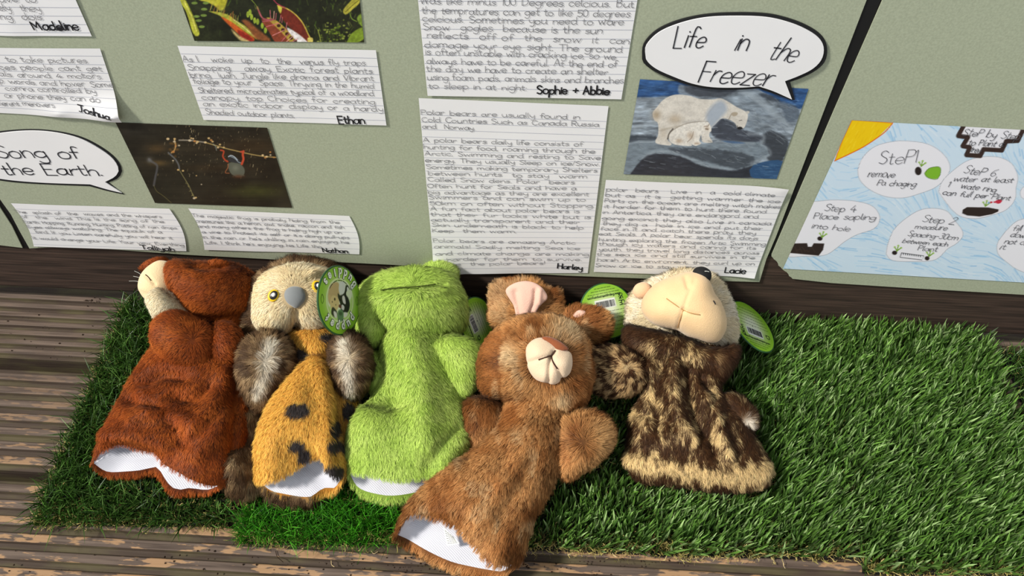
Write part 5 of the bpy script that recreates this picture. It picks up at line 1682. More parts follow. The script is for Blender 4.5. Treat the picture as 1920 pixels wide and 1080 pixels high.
s2 = pillow([(1074, 590), (1086, 581), (1098, 584), (1094, 593), (1080, 596)], 0.089, 0.95, 0.004, step=0.002)
velvet('ear_lining', s2, root, (224, 182, 164), 'pink velvet inside of the ear')
s = pillow([(897, 692), (904, 652), (928, 617), (964, 597), (1008, 590), (1050, 598), (1080, 617), (1096, 650), (1104, 690), (1105, 732), (1091, 763), (1060, 774), (1028, 765), (992, 750), (950, 748), (916, 746), (900, 726)], 0.100, 0.97, 0.055, 0.04,
           bumps=[(930, 690, 34, 0.004)])
def head_rab(X, P, N):
    c0, c1 = tawny(X, P, N)
    for q, r in (((1062, 622), 34), ((962, 668), 24), ((1052, 740), 22)):
        t = np.clip(1.15 - np.hypot(X[:, 0] - q[0], X[:, 1] - q[1]) / r, 0, 1)[:, None] * 0.8
        c0 = c0 * (1 - t) + np.array([206, 172, 124]) * t
        c1 = c1 * (1 - t) + np.array([240, 218, 178]) * t
    return c0, c1
def rab_len(X):
    return np.where(np.hypot(X[:, 0] - 1030, X[:, 1] - 680) < 78, 0.0155, np.where(X[:, 0] < 950, 0.0065, 0.011))
hd = plush('head', s, root, head_rab, 34000, rab_len, comb=radial(1030, 676), lift=lambda X: np.where(np.hypot(X[:, 0] - 1030, X[:, 1] - 680) < 80, 0.75, 0.35), jitter=0.26, clump=0.55, every=20, width=0.00045, mask=lambda X: (sdf(X, np.array([(990, 664), (998, 640), (1014, 637), (1045, 650), (1068, 662), (1068, 690), (1046, 706), (1034, 716), (1000, 704)])) < 0).astype(float))
s2 = pillow([(986, 668), (987, 651), (998, 638), (1014, 633), (1032, 638), (1046, 649), (1061, 656), (1071, 663), (1073, 678), (1070, 697), (1061, 707), (1053, 709), (1048, 717), (1037, 721), (1022, 717), (1004, 711), (990, 692)], 0.146, 0.97, 0.020, 0.030, step=0.0018,
            bumps=[(1008, 660, 16, 0.004), (1056, 682, 14, 0.004), (1025, 705, 14, 0.003)], creases=[([(1038, 660), (1033, 669), (1030, 695), (1028, 716)], 4, -0.004), ([(1041, 658), (1035, 667), (1028, 668), (1010, 674), (990, 680)], 3.5, -0.003), ([(1034, 670), (1040, 684), (1048, 695), (1052, 708)], 3.5, -0.003)])
mz = velvet('muzzle', s2, root, (224, 198, 168), 'cream velvet muzzle')
for pts in ([(1041, 657), (1035, 667), (1027, 668), (1010, 674)], [(1034, 668), (1038, 680), (1045, 691)]):
    tube('mouth_seam', surf_at(s2, pts, 0.0012), 0.0008, M_STITCH, mz)
s3 = pillow([(1016, 634), (1028, 631), (1045, 637), (1060, 647), (1066, 655), (1056, 658), (1041, 659), (1034, 648)], 0.1640, 0.97, 0.006, 0.008, step=0.0015)
velvet('nose', s3, root, (138, 78, 48), 'brown velvet nose')

# ---- hedgehog
root = thing('hedgehog_hand_puppet', atz(1300, 820, 0.03), 'hedgehog hand puppet with cream pointed face, black nose and mottled dark coat', 'hand puppet', 'furry hand puppets in a row')
HEM = [(1176, 872), (1200, 893), (1260, 900), (1310, 903), (1370, 905), (1440, 892)]
RIDGE = ([(1262, 690), (1262, 730), (1275, 790), (1300, 820)], [(1330, 750), (1345, 800), (1362, 845)], [(1225, 655), (1232, 700)], [(1210, 735), (1235, 750), (1270, 765)], [(1180, 860), (1230, 872), (1300, 884), (1360, 892), (1440, 880)], [(1190, 770), (1215, 775)])
def prickle(X, P, N):
    n = fbm(X * [0.10, 0.045], 71, 3)
    d = np.minimum.reduce([polydist(X, r) for r in RIDGE])
    hem = np.clip(1.15 - polydist(X, RIDGE[4]) / 18 + 0.5 * fbm(X * [0.06, 0.06], 78, 2), 0, 1)
    q = n * 1.1 + 0.45 * np.exp(-(d / 13) ** 2) + 0.85 * hem - 0.50 + rng.normal(0, 0.20, len(X))
    t = np.clip((q + 0.12) / 0.34, 0, 1)[:, None]
    t0 = np.clip((q + 0.40) / 0.40, 0, 1)[:, None]
    c0 = np.array([88, 58, 32.0]) * (1 - t0) + np.array([236, 206, 148.0]) * t0
    c1 = np.array([50, 31, 20.0]) * (1 - t) + np.array([230, 198, 144.0]) * t
    return c0, c1
def paw_spots(X, P, N):
    n = fbm(X * 0.16, 79, 2)
    t = np.clip((n + 0.12) / 0.25, 0, 1)[:, None]
    return np.array([84, 54, 32.0]) * (1 - t) + np.array([216, 186, 138.0]) * t, np.array([52, 32, 20.0]) * (1 - t) + np.array([196, 160, 112.0]) * t
s = pillow([(1174, 660), (1186, 700), (1200, 742), (1182, 782), (1176, 830), (1176, 876), (1200, 902), (1260, 909), (1310, 916), (1370, 921), (1410, 918), (1440, 908), (1446, 880), (1432, 850), (1408, 812), (1388, 778), (1352, 742), (1356, 700), (1376, 655), (1330, 630), (1230, 630)], 0.050, 0.35, 0.036, 0.02, power=0.42,
           creases=[([(1240, 690), (1225, 740), (1232, 800)], 11, -0.009), ([(1262, 680), (1262, 730), (1275, 790), (1300, 820)], 13, 0.010), ([(1290, 690), (1298, 750), (1315, 815)], 10, -0.010), ([(1330, 745), (1345, 800), (1365, 850)], 12, 0.009), ([(1315, 700), (1335, 740), (1330, 800), (1340, 850)], 9, -0.007), ([(1190, 770), (1230, 775), (1260, 790)], 10, -0.006), ([(1180, 860), (1260, 872), (1340, 880), (1430, 880)], 12, 0.007), ([(1200, 700), (1215, 690), (1240, 700)], 10, 0.006)])
plush('body', s, root, prickle, 52000, 0.0105, comb=lambda X, P: np.stack([0.15 + 0.4 * fbm(X * 0.015, 81), np.full(len(X), 1.0)], -1), lift=0.36, jitter=0.28, clump=0.6, every=24, width=0.00042)
s = pillow([(1104, 690), (1108, 658), (1138, 650), (1175, 655), (1202, 678), (1210, 715), (1188, 738), (1145, 744), (1112, 730)], 0.074, 0.55, 0.026, 0.02)
plush('arm', s, root, paw_spots, 13000, 0.010, comb=radial(1175, 690, (-0.6, 0.2)), lift=0.4, jitter=0.28, clump=0.6, width=0.00045)
s = pillow([(1352, 752), (1372, 738), (1395, 750), (1415, 774), (1417, 800), (1396, 812), (1370, 803), (1355, 785)], 0.062, 0.5, 0.020)
def paw_tip(X, P, N):
    c0, c1 = prickle(X, P, N)
    t = np.clip(1.3 - np.hypot(X[:, 0] - 1402, X[:, 1] - 792) / 12, 0, 1)[:, None]
    return c0 * (1 - t) + np.array([226, 214, 196]) * t, c1 * (1 - t) + np.array([232, 222, 206]) * t
plush('arm', s, root, paw_tip, 6000, 0.011, comb=radial(1395, 785), lift=0.4, jitter=0.28, clump=0.6)
s = pillow([(1172, 646), (1175, 612), (1205, 616), (1280, 632), (1335, 655), (1382, 648), (1377, 685), (1352, 714), (1320, 704), (1280, 690), (1230, 678), (1196, 672)], 0.080, 0.8, 0.032, 0.03)
def neck_col(X, P, N):
    c0, c1 = prickle(X, P, N)
    t = np.clip((np.abs(X[:, 0] - 1270) - 45) / 40, 0, 1)[:, None] * 0.85
    return c0 * (1 - t) + np.array([84, 54, 32]) * t, c1 * (1 - t) + np.array([56, 35, 22]) * t
plush('hood', s, root, neck_col, 20000, 0.011, 'dark mottled neck', comb=radial(1285, 580, (0, 0.2)), lift=0.4, jitter=0.28, clump=0.55)
s = pillow([(1180, 606), (1182, 566), (1196, 542), (1218, 527), (1252, 516), (1287, 509), (1328, 514), (1350, 532), (1366, 558), (1378, 592), (1380, 630), (1366, 656), (1334, 668), (1290, 650), (1240, 632), (1198, 620)], 0.090, 0.97, 0.040, 0.03)
def ruff(X, P, N):
    t = np.clip((fbm(X * 0.06, 84, 2) + 0.1) / 0.4, 0, 1)[:, None]
    return np.array([222, 200, 160.0]) + 0 * t, np.array([236, 220, 186.0]) * (1 - t) + np.array([248, 240, 222.0]) * t
plush('ruff', s, root, ruff, 22000, 0.0125, 'cream fur ruff', comb=radial(1280, 585), lift=0.55, jitter=0.22, clump=0.55, width=0.00045)
s2 = pillow([(1186, 548), (1192, 534), (1206, 529), (1218, 534), (1222, 548), (1212, 558), (1196, 560)], 0.118, 0.95, 0.009, step=0.002)
velvet('ear', s2, root, (226, 184, 146), 'small beige ear')
s2 = pillow([(1202, 572), (1206, 558), (1218, 542), (1234, 529), (1256, 520), (1281, 512), (1300, 511), (1318, 518), (1332, 534), (1341, 552), (1352, 566), (1361, 590), (1363, 612), (1356, 630), (1345, 641), (1328, 642), (1306, 635), (1288, 630), (1273, 621), (1257, 616), (1234, 611), (1217, 602), (1206, 589)], 0.128, 0.97, 0.050, 0.02, step=0.0020, anchor=(1285, 577),
            creases=[([(1248, 559), (1264, 570), (1281, 582), (1312, 590)], 3.5, -0.0015), ([(1281, 581), (1275, 598), (1271, 615)], 4, -0.0022), ([(1281, 581), (1290, 555), (1300, 530)], 3, -0.0015), ([(1285, 522), (1290, 540)], 4, -0.003)],
            bumps=[(1240, 590, 26, 0.002), (1315, 612, 28, 0.002), (1312, 532, 24, 0.006)])
fc = velvet('face', s2, root, lambda X: np.array([226, 192, 146.0]) + 6 * fbm(X * 0.05, 3)[:, None], 'cream velvet face')
for pts in ([(1250, 560), (1266, 571), (1281, 581), (1296, 587), (1312, 590)], [(1281, 581), (1276, 597), (1271, 614)]):
    tube('mouth_seam', surf_at(s2, pts, 0.0010), 0.0006, M_TANSTITCH, fc)
tube('eye', surf_at(s2, [(1337, 564), (1339, 567), (1341, 571)], 0.0004), 0.0009, M_EYEK, fc)
s3 = pillow([(1298, 515), (1301, 505), (1311, 500), (1322, 501), (1332, 508), (1334, 520), (1328, 530), (1316, 533), (1304, 528)], 0.166, 0.97, 0.014, 0.014, step=0.0016)
o = mk('nose', s3.V, s3.F, mat('black_knit_nose', (22, 22, 23), 0.75, 0.3, bump=(800, 0.5, 0.0008)), root)
o['label'] = 'black knitted nose'
tube('thread_end', surf_at(s3, [(1321, 509), (1325, 509), (1329, 510)], 0.0006), 0.0004, M_TAGWHITE, o, 'white thread end')
# ------------------------------------------------------------------ round swing tags on the puppets
class TagPic(Pic):
    def __init__(self, V):
        self.V = V
        self.X = proj(V)
        self.C = np.zeros((len(V), 3))

def swing_tag(root, c, z, a, b, major, up_sign, label, tdir, paint):
    """round two-layer card; seen as an ellipse with half axes a, b (picture) whose long axis points along major"""
    C = atz(c[0], c[1], z)
    v = nrm(EYE - C)
    dist = np.linalg.norm(EYE - C) * (CR[2] @ -v) * 1.0
    r = a * np.linalg.norm(EYE - C) / FPX
    mj = nrm(major[0] * CR[0] - major[1] * CR[1])
    mj = nrm(mj - v * (mj @ v))
    w = np.cross(v, mj)
    co = b / a
    n = nrm(v * co + up_sign * w * math.sqrt(max(0, 1 - co * co)))
    pl = Plane(C, n, mj)
    # text frame on the card: right = tdir in the picture
    q0, q1 = pl.uv(np.array([c[0], c[0] + tdir[0] * 8]), np.array([c[1], c[1] + tdir[1] * 8]))
    ex = nrm(q1 - q0)
    ey = np.array([-ex[1], ex[0]])
    fr = lambda x, y: np.stack([np.asarray(x, float), np.asarray(y, float)], -1) @ np.stack([ex, ey]) * r
    nr_, na = 46, 150
    th = np.linspace(0, 2 * math.pi, na, endpoint=False)
    rr = np.linspace(0.02, 0.955, nr_)
    G = np.array([np.stack([np.cos(th), np.sin(th)], -1) * q for q in rr])   # unit disc in the text frame
    uv = fr(G[..., 0], G[..., 1]).reshape(-1, 2)
    V = pl.xyz(uv, np.full(len(uv), 0.0005))
    tp = TagPic(V)
    tp.D = G.reshape(-1, 2)
    tp.X = tp.D * 100                                # paint in card units: radius = 100
    d = np.linalg.norm(tp.D, axis=1)
    t = np.clip((d - 0.25) / 0.6, 0, 1)[:, None]
    ca, cb = np.array([222, 230, 202.0]), np.array([134, 186, 46.0])
    tp.C = ca * (1 - t) + cb * t
    paint(tp)
    # card edge and back
    e = 48
    te = np.linspace(0, 2 * math.pi, e, endpoint=False)
    E = []
    for q, h in ((0.955, 0.0005), (0.99, 0.0003), (1.0, 0.0), (1.0, -0.0012), (0.96, -0.0014)):
        E.append(pl.xyz(fr(np.cos(te) * q, np.sin(te) * q), np.full(e, h)))
    Ev = np.array(E).reshape(-1, 3)
    card = mk('swing_tag', Ev, [gridfaces(e, 5, True), [list(range(e))[::-1] if False else list(range(4 * e, 5 * e))[::-1]]], M_TAGRIM, root)
    card['label'] = label
    mk('printed_face', V, [gridfaces(na, nr_, True), [list(range(na))]], M_TAG, card, lin(tp.C))
    return card, pl, fr, r

def tag_text(ink, fr, r, s, x0, y0, x1, h, w):
    """one line of small print in card units"""
    tot = sum(GLP.get(ch, GLP[' '])[0] for ch in s)
    sx = (x1 - x0) / tot
    x = x0
    for ch in s:
        wd, st = GLP.get(ch, GLP[' '])
        for P in st:
            ink.stroke(fr((x + P[:, 0] * sx) / 100, (y0 + P[:, 1] * h) / 100), w)
        x += wd * sx

def back_print(card, pl, fr, r, hide=()):
    ink = Ink(pl, 0.0008)
    # the print is too small to read except for the web address: word-long marks, as the photograph shows them
    rr_ = random.Random(9)
    def words(y, hw, h):
        x = -hw
        while x < hw:
            w = rr_.uniform(5, 15)
            n_ = max(3, int(w / 2.2))
            X_ = np.linspace(x, min(x + w, hw), n_ * 2)
            ink.stroke(fr(X_ / 100, (y + h * 0.5 * np.array([(0.15, 0.85)[i % 2] * rr_.uniform(0.6, 1.0) for i in range(n_ * 2)])) / 100), 0.00045)
            x += w + 3.5
    for k, hw in enumerate((40, 56, 66, 72, 76, 78)):
        words(66 - 13 * k, hw, 8)
    tag_text(ink, fr, r, 'www.thepuppetcompany.com', -62, -56, 62, 9, 0.00055)
    for k, hw in ((1, 58), (2, 44), (3, 30)):
        words(-56 - 9.5 * k, hw, 7)
    tag_text(ink, fr, r, 'CE', -72, -28, -50, 16, 0.0011)
    tag_text(ink, fr, r, 'UK', -68, -42, -52, 9, 0.0009)
    tag_text(ink, fr, r, 'CA', -68, -53, -52, 9, 0.0009)
    tri = np.array([(52, -18), (76, -18), (64, -40)])
    ink.stroke(fr(*(tri / 100).T), 0.0003, True)
    sq = catmull(np.array([(58, -20), (70, -20), (71, -30), (57, -30)]), 20, True)
    ink.stroke(fr(*(sq / 100).T), 0.0012, True)
    ink.build('small_print', M_TAGINK, card)
    wb = Ink(pl, 0.0006)
    wb.poly(fr(np.array([-38, 38, 38, -38]) / 100, np.array([-42, -42, -10, -10]) / 100))
    wb.build('barcode_panel', M_TAGWHITE, card)
    bars = Ink(pl, 0.0008)
    x = -34
    rr_ = random.Random(5)
    while x < 34:
        w = rr_.choice([0.7, 0.7, 1.4, 2.1])
        bars.poly(fr(np.array([x, x + w, x + w, x]) / 100, np.array([-36, -36, -13, -13]) / 100))
        x += w + rr_.choice([0.8, 0.8, 1.5])
    bars.build('barcode', M_PEN, card)

def plain(tp):
    pass

PUP = {o.name: o for o in SC.objects if o.type == 'EMPTY' and o.name.endswith('hand_puppet')}

def front_art(tp):
    d = np.linalg.norm(tp.D, axis=1)
    tp.C[(d > 0.60) & (d < 0.63)] = np.array([206, 220, 170])
    # plush friends in the middle (text frame: up = towards the word puppet)
    tp.poly([(-50, -42), (-10, -55), (40, -46), (56, -10), (50, 20), (10, 0), (-30, 0), (-55, -10)], (212, 220, 190), 2)
    tp.poly([(8, -50), (40, -44), (54, -16), (50, 10), (24, 18), (6, 0), (2, -30)], (186, 160, 116), 1.5)          # big tan toy
    tp.poly([(-24, -50), (-2, -54), (6, -30), (-4, -14), (-20, -18)], (206, 208, 206), 1.5)
    tp.poly([(-40, -40), (-28, -44), (-20, -22), (0, -14), (10, -20), (8, -4), (0, 8), (-6, 30), (-34, 34), (-46, 14), (-40, -6), (-28, -20)], (30, 30, 34), 1.5)
    tp.dot((-36, -34), 4, 6, (206, 206, 206))
    tp.poly([(-18, -14), (-10, -10), (-14, 6), (-26, 10), (-24, -6)], (214, 210, 206), 1.2)
    tp.poly([(-10, 12), (-4, 22), (-16, 28), (-20, 18)], (210, 208, 206), 1.0)
    tp.poly([(12, -8), (34, -12), (46, 4), (40, 26), (22, 32), (8, 20), (4, 4)], (206, 184, 132), 1.5)              # tan face
    tp.dot((24, -2), 3.4, 4.2, (52, 40, 34))
    tp.dot((36, 6), 2, 2, (60, 46, 40))
    tp.dot((20, 14), 2, 2, (60, 46, 40))
    tp.dot((48, -6), 6, 8, (196, 170, 120))
    tp.poly([(34, 20), (14, 34), (18, 50), (40, 40)], (40, 38, 40), 1.2)
    tp.poly([(6, 20), (-6, 22), (-4, 14), (4, 12)], (92, 40, 44), 1.2)
    tp.poly([(-14, 30), (-2, 26), (10, 32), (12, 52), (4, 60), (-10, 58), (-16, 44)], (92, 128, 92), 1.5)
    tp.poly([(-8, 34), (4, 34), (4, 42), (-8, 42)], (56, 84, 58), 1.5)
    tp.poly([(-36, 36), (-18, 34), (-18, 48), (-30, 46)], (214, 212, 206), 1.5)
    tp.poly([(16, 36), (30, 32), (26, 48), (16, 50)], (216, 214, 208), 1.5)

def arc_word(ink_list, fr, s, rad, mid, spread, outward, h):
    n = len(s)
    ang = [mid + (i - (n - 1) / 2) * spread for i in range(n)]
    for ch, a in zip(s, ang):
        wd, st = GLP[ch]
        ca, sa = math.cos(a), math.sin(a)
        rad_dir = np.array([ca, sa])
        upv = rad_dir if outward else -rad_dir
        rt = np.array([upv[1], -upv[0]])
        o = rad_dir * rad
        for P in st:
            Q = o + ((P[:, 0] - wd / 2) * h * 0.92)[:, None] * rt + (P[:, 1] * h)[:, None] * upv
            for ink, w in ink_list:
                ink.stroke(fr(Q[:, 0], Q[:, 1]), w)

card, pl, fr, r = swing_tag(PUP['owl_hand_puppet'], (637, 563), 0.145, 64.5, 38.5, (0.05, 1.0), 1, 'round green tag with white lettering', (-1.0, -0.06), front_art)
for wd_, args in (('puppet', (0.675, math.radians(90), -math.radians(20), True, 0.25)), ('Buddies', (0.90, math.radians(270), math.radians(17.5), False, 0.25))):
    dk, wt = Ink(pl, 0.0008), Ink(pl, 0.0011)
    arc_word([(dk, 0.0038), (wt, 0.0024)], fr, wd_, *args)
    dk.build('lettering_outline', M_TAGINK, card)
    wt.build('lettering', M_TAGLET, card)
sm = Ink(pl, 0.0008)
for k in range(34):
    a = math.radians(215 + 110 * k / 33)
    if k % 7 != 6:
        t = np.array([math.cos(a), math.sin(a)])
        u = np.array([-t[1], t[0]])
        Q = np.array([t * 0.565 - u * 0.008, t * 0.565 + u * 0.008])
        sm.stroke(fr(Q[:, 0], Q[:, 1]), 0.0009)
for sg in (1, -1):
    o_ = catmull(np.array([(0.80 * sg, 0.12), (0.86 * sg, 0.0), (0.80 * sg, -0.14), (0.74 * sg, 0.0)]), 24, True)
    sm.stroke(fr(o_[:, 0], o_[:, 1]), 0.0005, True)
sm.build('small_print', M_TAGINK, card)

for nm, c, z, a, b, mj, sg, td in (('frog_hand_puppet', (894, 602), 0.060, 46, 31, (0.10, 1.0), 1, (0.36, 0.93)),
                                   ('rabbit_hand_puppet', (1138, 583), 0.058, 53, 50, (0.3, 1.0), 1, (-0.98, 0.20)),
                                   ('hedgehog_hand_puppet', (1410.5, 612), 0.062, 55, 24, (0.62, 0.80), 1, (0.93, 0.38))):
    card, pl, fr, r = swing_tag(PUP[nm], c, z, a, b, mj, sg, 'round green swing tag with barcode', td, plain)
    back_print(card, pl, fr, r)

# care label sewn inside the rabbit's lining
root = PUP['rabbit_hand_puppet']
lp = Plane(atz(846, 1008, 0.047), (-0.15, -0.35, 1.0))
LQ = lp.uv(np.array([831., 852., 862., 838.]), np.array([988., 1008., 1019., 1024.]))
V = np.concatenate([lp.xyz(LQ, np.full(4, h)) for h in (0.0, 0.0005)])
cl_ = mk('care_label', V, [np.array([[7, 6, 5, 4], [0, 1, 2, 3], [0, 4, 5, 1], [1, 5, 6, 2], [2, 6, 7, 3], [3, 7, 4, 0]])], M_TAGWHITE, root, smooth=False)
cl_['label'] = 'small white care label'
ink = Ink(lp, 0.0008)
for k in range(6):
    a_, b_ = LQ[0] * (1 - (k + 1) / 7) + LQ[3] * (k + 1) / 7, LQ[1] * (1 - (k + 1) / 7) + LQ[2] * (k + 1) / 7
    for q_ in range(4):
        t0 = 0.12 + 0.2 * q_
        ink.stroke(np.array([a_ + (b_ - a_) * t0, a_ + (b_ - a_) * (t0 + 0.13)]), 0.0006)
ink.build('small_print', M_PENCIL, cl_)
# fine whiskers on the brown puppet's muzzle
for a_, b_ in (((270, 520), (252, 508)), ((266, 530), (242, 527)), ((272, 526), (250, 518))):
    P3 = atz(np.array([a_[0], (a_[0] + b_[0]) / 2, b_[0]]), np.array([a_[1], (a_[1] + b_[1]) / 2 - 1.5, b_[1]]), 0.118)
    tube('whisker', P3, 0.00018, M_TAGWHITE, PUP['animal_hand_puppet'], None, 5)

# ------------------------------------------------------------------ artificial grass mats
fp = np.concatenate(FOOT)
fp = fp[fp[:, 2] < 0.085]
CELL = 0.006
occ = set(map(tuple, np.floor(fp[:, :2] / CELL).astype(int)))
occ = occ | {(a + da, b + db) for a, b in occ for da in (-1, 0, 1) for db in (-1, 0, 1)}

def blades(poly, n, L, w, cols, lean, mess, edge=0.02, thick=0.005, tipc=1.15, curl=0.35, front_out=0.5, side_out=0.25, thatch=0, thatch_col=((206, 184, 122), (168, 160, 86))):
    P = np.asarray(poly, float)
    lo, hi = P.min(0), P.max(0)
    X = rng.random((int(n * 1.25), 2)) * (hi - lo) + lo
    X = X[inside(X, P)][:n]
    rows = np.round(X[:, 1] / 0.008) * 0.008           # tufted in rows
    X[:, 1] = X[:, 1] * 0.55 + rows * 0.45
    n = len(X)
    key = np.floor(X / CELL).astype(int)
    pressed = np.array([tuple(k) in occ for k in key])
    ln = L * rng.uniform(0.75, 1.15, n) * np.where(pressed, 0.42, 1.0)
    pat = fbm(X * 28, 91, 2)
    dirv = np.stack([lean[0] + 0.35 * pat + rng.normal(0, mess, n), lean[1] + rng.normal(0, mess, n), np.ones(n)], -1)
    # the outer tufts spill over the cut edges
    dl = np.minimum.reduce([X[:, 0] - lo[0], hi[0] - X[:, 0]])
    df = X[:, 1] - lo[1]
    k = np.clip(1 - df / edge, 0, 1)
    ln *= 1 - 0.35 * k * rng.random(n) ** 0.5
    dirv[:, 1] -= front_out * k
    k2 = np.clip(1 - dl / edge, 0, 1) * np.where(X[:, 0] - lo[0] < hi[0] - X[:, 0], -1, 1)
    dirv[:, 0] += side_out * k2
    dirv = nrm(dirv)
    bend = np.stack([rng.normal(lean[0], mess + 0.2, n), rng.normal(lean[1] - 0.1, mess + 0.2, n), -rng.uniform(0.1, 0.5, n)], -1) * curl
    az = rng.random(n) * 2 * math.pi
    side = np.stack([np.cos(az), np.sin(az), np.zeros(n)], -1)
    side = nrm(side * [1.0, 0.6, 1.0])
    side = nrm(side - dirv * np.sum(side * dirv, 1, keepdims=True))
    base = np.concatenate([X, np.full((n, 1), thick)], 1)
    V = []
    us = np.array([0, 0.38, 0.72, 1.0])
    for u in us:
        p_ = base + dirv * (ln * u)[:, None] + bend * (ln * u * u)[:, None]
        ww = w * (1.0, 0.95, 0.75, 0.12)[int(np.searchsorted(us, u))] / 2
        V += [p_ + side * ww, p_ - side * ww]
    V = np.array(V).transpose(1, 0, 2).reshape(-1, 3)
    V[:, 2] = np.maximum(V[:, 2], 0.0035)
    b8 = np.arange(n) * 8
    F = np.concatenate([np.stack([b8 + 2 * i, b8 + 2 * i + 1, b8 + 2 * i + 3, b8 + 2 * i + 2], -1) for i in range(3)])
    pick = rng.choice(len(cols), n)
    c = np.asarray(cols, float)[pick] * rng.normal(1, 0.10, (n, 1)) * (1 + 0.10 * fbm(X * 40, 92, 2))[:, None]
    colr = np.repeat(c, 8, 0)
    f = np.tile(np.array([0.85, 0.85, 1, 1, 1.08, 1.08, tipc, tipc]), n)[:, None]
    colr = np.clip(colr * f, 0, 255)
    if thatch:
        Y = rng.random((int(thatch * 1.4), 2)) * (hi - lo) + lo
        Y = Y[inside(Y, P)]
        d2 = np.minimum.reduce([Y[:, 1] - lo[1], (Y[:, 0] - lo[0]) * 2.2 + 0.004, (hi[0] - Y[:, 0]) * 2.2 + 0.004])
        Y = Y[rng.random(len(Y)) < np.clip(1.15 - d2 / 0.03, 0.18, 1)]
        m_ = len(Y)
        pts = [np.concatenate([Y, np.full((m_, 1), thick)], 1)]
        dd = nrm(np.stack([rng.normal(0, 1, m_), rng.normal(-0.25, 0.8, m_), rng.uniform(0.5, 1.6, m_)], -1))
        for q in range(5):
            dd = nrm(dd + rng.normal(0, 0.75, (m_, 3)))
            pts.append(pts[-1] + dd * 0.0034)
        pts = np.array(pts)
        pts[..., 2] = np.clip(pts[..., 2], 0.004, 0.03)
        sd = nrm(rng.normal(0, 1, (m_, 3)))
        V2 = np.stack([pts + sd * 0.00042, pts - sd * 0.00042], 1)      # 6,2,m,3
        V2 = V2.transpose(2, 0, 1, 3).reshape(-1, 3)
        b12 = np.arange(m_) * 12 + len(V)
        F2 = np.concatenate([np.stack([b12 + 2 * i, b12 + 2 * i + 1, b12 + 2 * i + 3, b12 + 2 * i + 2], -1) for i in range(5)])
        tt = rng.random((m_, 1))
        c2 = np.repeat(np.asarray(thatch_col[0], float) * tt + np.asarray(thatch_col[1], float) * (1 - tt), 12, 0)
        V, F, colr = np.concatenate([V, V2]), np.concatenate([F, F2]), np.concatenate([colr, c2])
    return V, F, lin(colr)

def grass_mat(poly, label, **kw):
    P = np.asarray(poly, float)
    c = P.mean(0)
    root = thing('artificial_grass_mat', (c[0], c[1], 0.0), label, 'grass mat', 'artificial grass mats on the deck')
    E = []
    for a, b in zip(P, np.roll(P, -1, 0)):
        for t in np.linspace(0, 1, 40, endpoint=False):
            E.append(a + (b - a) * t + rng.normal(0, 0.0006, 2))
    E = np.array(E)
    k = len(E)
    V = np.concatenate([np.concatenate([E, np.full((k, 1), z)], 1) for z in (0.0005, 0.0050)])
    i = np.arange(k)
    j = (i + 1) % k
    mk('backing', V, [np.stack([i, j, j + k, i + k], -1), [list(range(k, 2 * k)), list(range(k))[::-1]]], M_BACKING, root, smooth=False)
    V, F, C = blades(P, **kw)
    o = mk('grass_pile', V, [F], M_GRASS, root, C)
    tag(o, kind='stuff')
    return root

WIDE = [(66, 98, 40), (90, 124, 56), (108, 142, 74), (52, 78, 34), (140, 166, 110), (80, 114, 46)]
FINE = [(44, 76, 24), (62, 98, 36), (36, 58, 20), (86, 118, 54), (52, 84, 30)]
LUSH = [(44, 108, 18), (64, 140, 28), (34, 84, 14), (86, 160, 44)]
grass_mat([(-0.590, -0.360), (-0.355, -0.348), (-0.358, -0.010), (-0.597, -0.014)], 'dark messy grass mat under the rust brown puppet, next to bare decking', n=15000, L=0.030, w=0.0015, cols=FINE, lean=(0.05, -0.1), mess=0.42, thatch=14000, curl=0.5, front_out=0.05, side_out=0.05)
grass_mat([(-0.340, -0.368), (-0.100, -0.358), (-0.098, -0.010), (-0.340, -0.010)], 'fine bright green grass mat under the owl and frog puppets', n=26000, L=0.031, w=0.0010, cols=LUSH, lean=(0.0, -0.05), mess=0.34, thatch=14000, curl=0.5, front_out=0.12, side_out=0.2)
grass_mat([(-0.094, -0.357), (0.150, -0.354), (0.156, -0.008), (-0.092, -0.008)], 'wide bladed grass mat under the rabbit puppet', n=9600, L=0.035, w=0.0029, cols=WIDE, lean=(0.10, 0.12), mess=0.21, curl=0.16, thatch=16000, front_out=0.28)
grass_mat([(0.156, -0.355), (0.396, -0.345), (0.400, -0.006), (0.160, -0.008)], 'wide bladed grass mat under the hedgehog puppet', n=9600, L=0.035, w=0.0029, cols=WIDE, lean=(0.18, 0.12), mess=0.21, curl=0.16, thatch=16000, front_out=0.28)
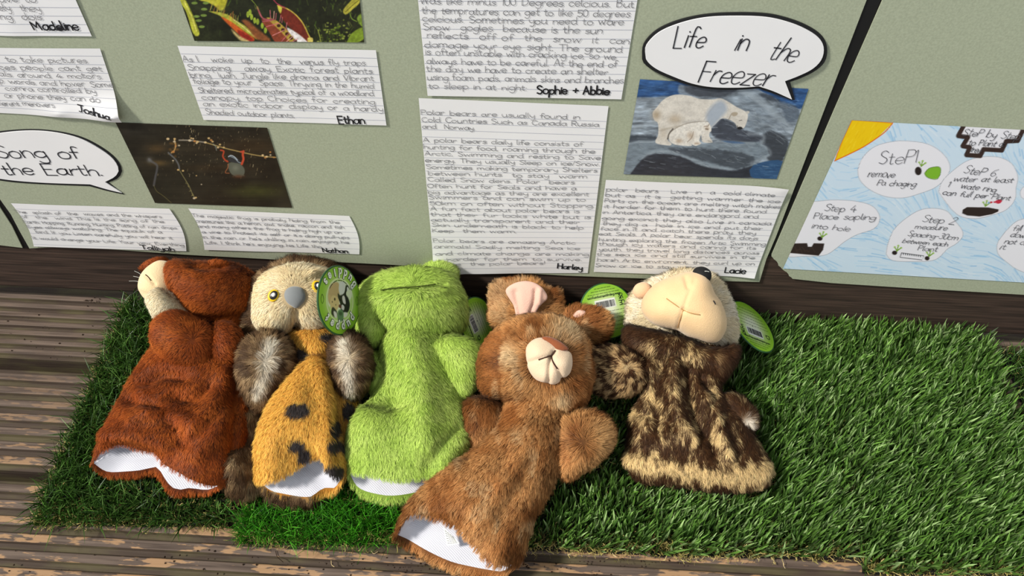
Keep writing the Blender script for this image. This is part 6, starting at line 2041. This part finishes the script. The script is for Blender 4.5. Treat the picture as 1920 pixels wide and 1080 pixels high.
grass_mat([(0.406, -0.362), (0.655, -0.352), (0.650, -0.012), (0.404, -0.004)], 'empty wide bladed grass mat right of the hedgehog puppet', n=10200, L=0.036, w=0.0029, cols=WIDE, lean=(0.08, 0.08), mess=0.21, curl=0.16, thatch=16000, front_out=0.28)
grass_mat([(0.676, -0.352), (0.915, -0.350), (0.915, -0.030), (0.676, -0.030)], 'fine dark grass mat cut off at the right edge of the photo', n=12000, L=0.022, w=0.0012, cols=FINE, lean=(0.0, 0.0), mess=0.4, thatch=2500, curl=0.5)

# ------------------------------------------------------------------ bits of dirt on the deck
V, F, nn_ = [], [], 0
R_ = random.Random(3)
spots = [(R_.uniform(0, 1300), R_.uniform(1030, 1078)) for _ in range(70)] + [(R_.gauss(900, 160), R_.gauss(1060, 8)) for _ in range(90)] + [(R_.uniform(0, 230), R_.uniform(560, 690)) for _ in range(26)] + [(R_.gauss(180, 12), R_.gauss(563, 2)) for _ in range(14)]
for (x, y) in spots:
    c0 = atz(x, y, 0.0008)
    s_ = R_.uniform(0.0005, 0.0017)
    for dx, dy, dz in ((1, 0, 0), (0, 1, 0), (-1, 0, 0), (0, -1, 0), (0, 0, 0.8), (0, 0, -0.8)):
        V.append(c0 + np.array([dx, dy, dz]) * s_ * R_.uniform(0.6, 1.2))
    F.append(np.array([[0, 1, 4], [1, 2, 4], [2, 3, 4], [3, 0, 4], [1, 0, 5], [2, 1, 5], [3, 2, 5], [0, 3, 5]]) + nn_)
    nn_ += 6
o = mk('soil_crumbs', np.array(V), [np.concatenate(F)], M_SOIL, smooth=False)
tag(o, 'dark soil crumbs scattered in the grooves of the deck', 'dirt', kind='stuff')
for pts, lb in (([(517, 1033), (520, 1044), (531, 1054)], 'thin brown twig on the deck in front of the fine bright mat'), ([(696, 1033), (701, 1038), (709, 1034)], 'small bent straw on the deck left of the rabbit hem'), ([(621, 1051), (622, 1059), (627, 1063)], 'short straw standing on the deck below the owl puppet')):
    o = tube('straw', atz(np.array([q[0] for q in pts]), np.array([q[1] for q in pts]), 0.0016), 0.0004, M_TWIG if 'twig' not in lb else M_SOIL, None)
    tag(o, lb, 'straw', 'loose straws on the deck')
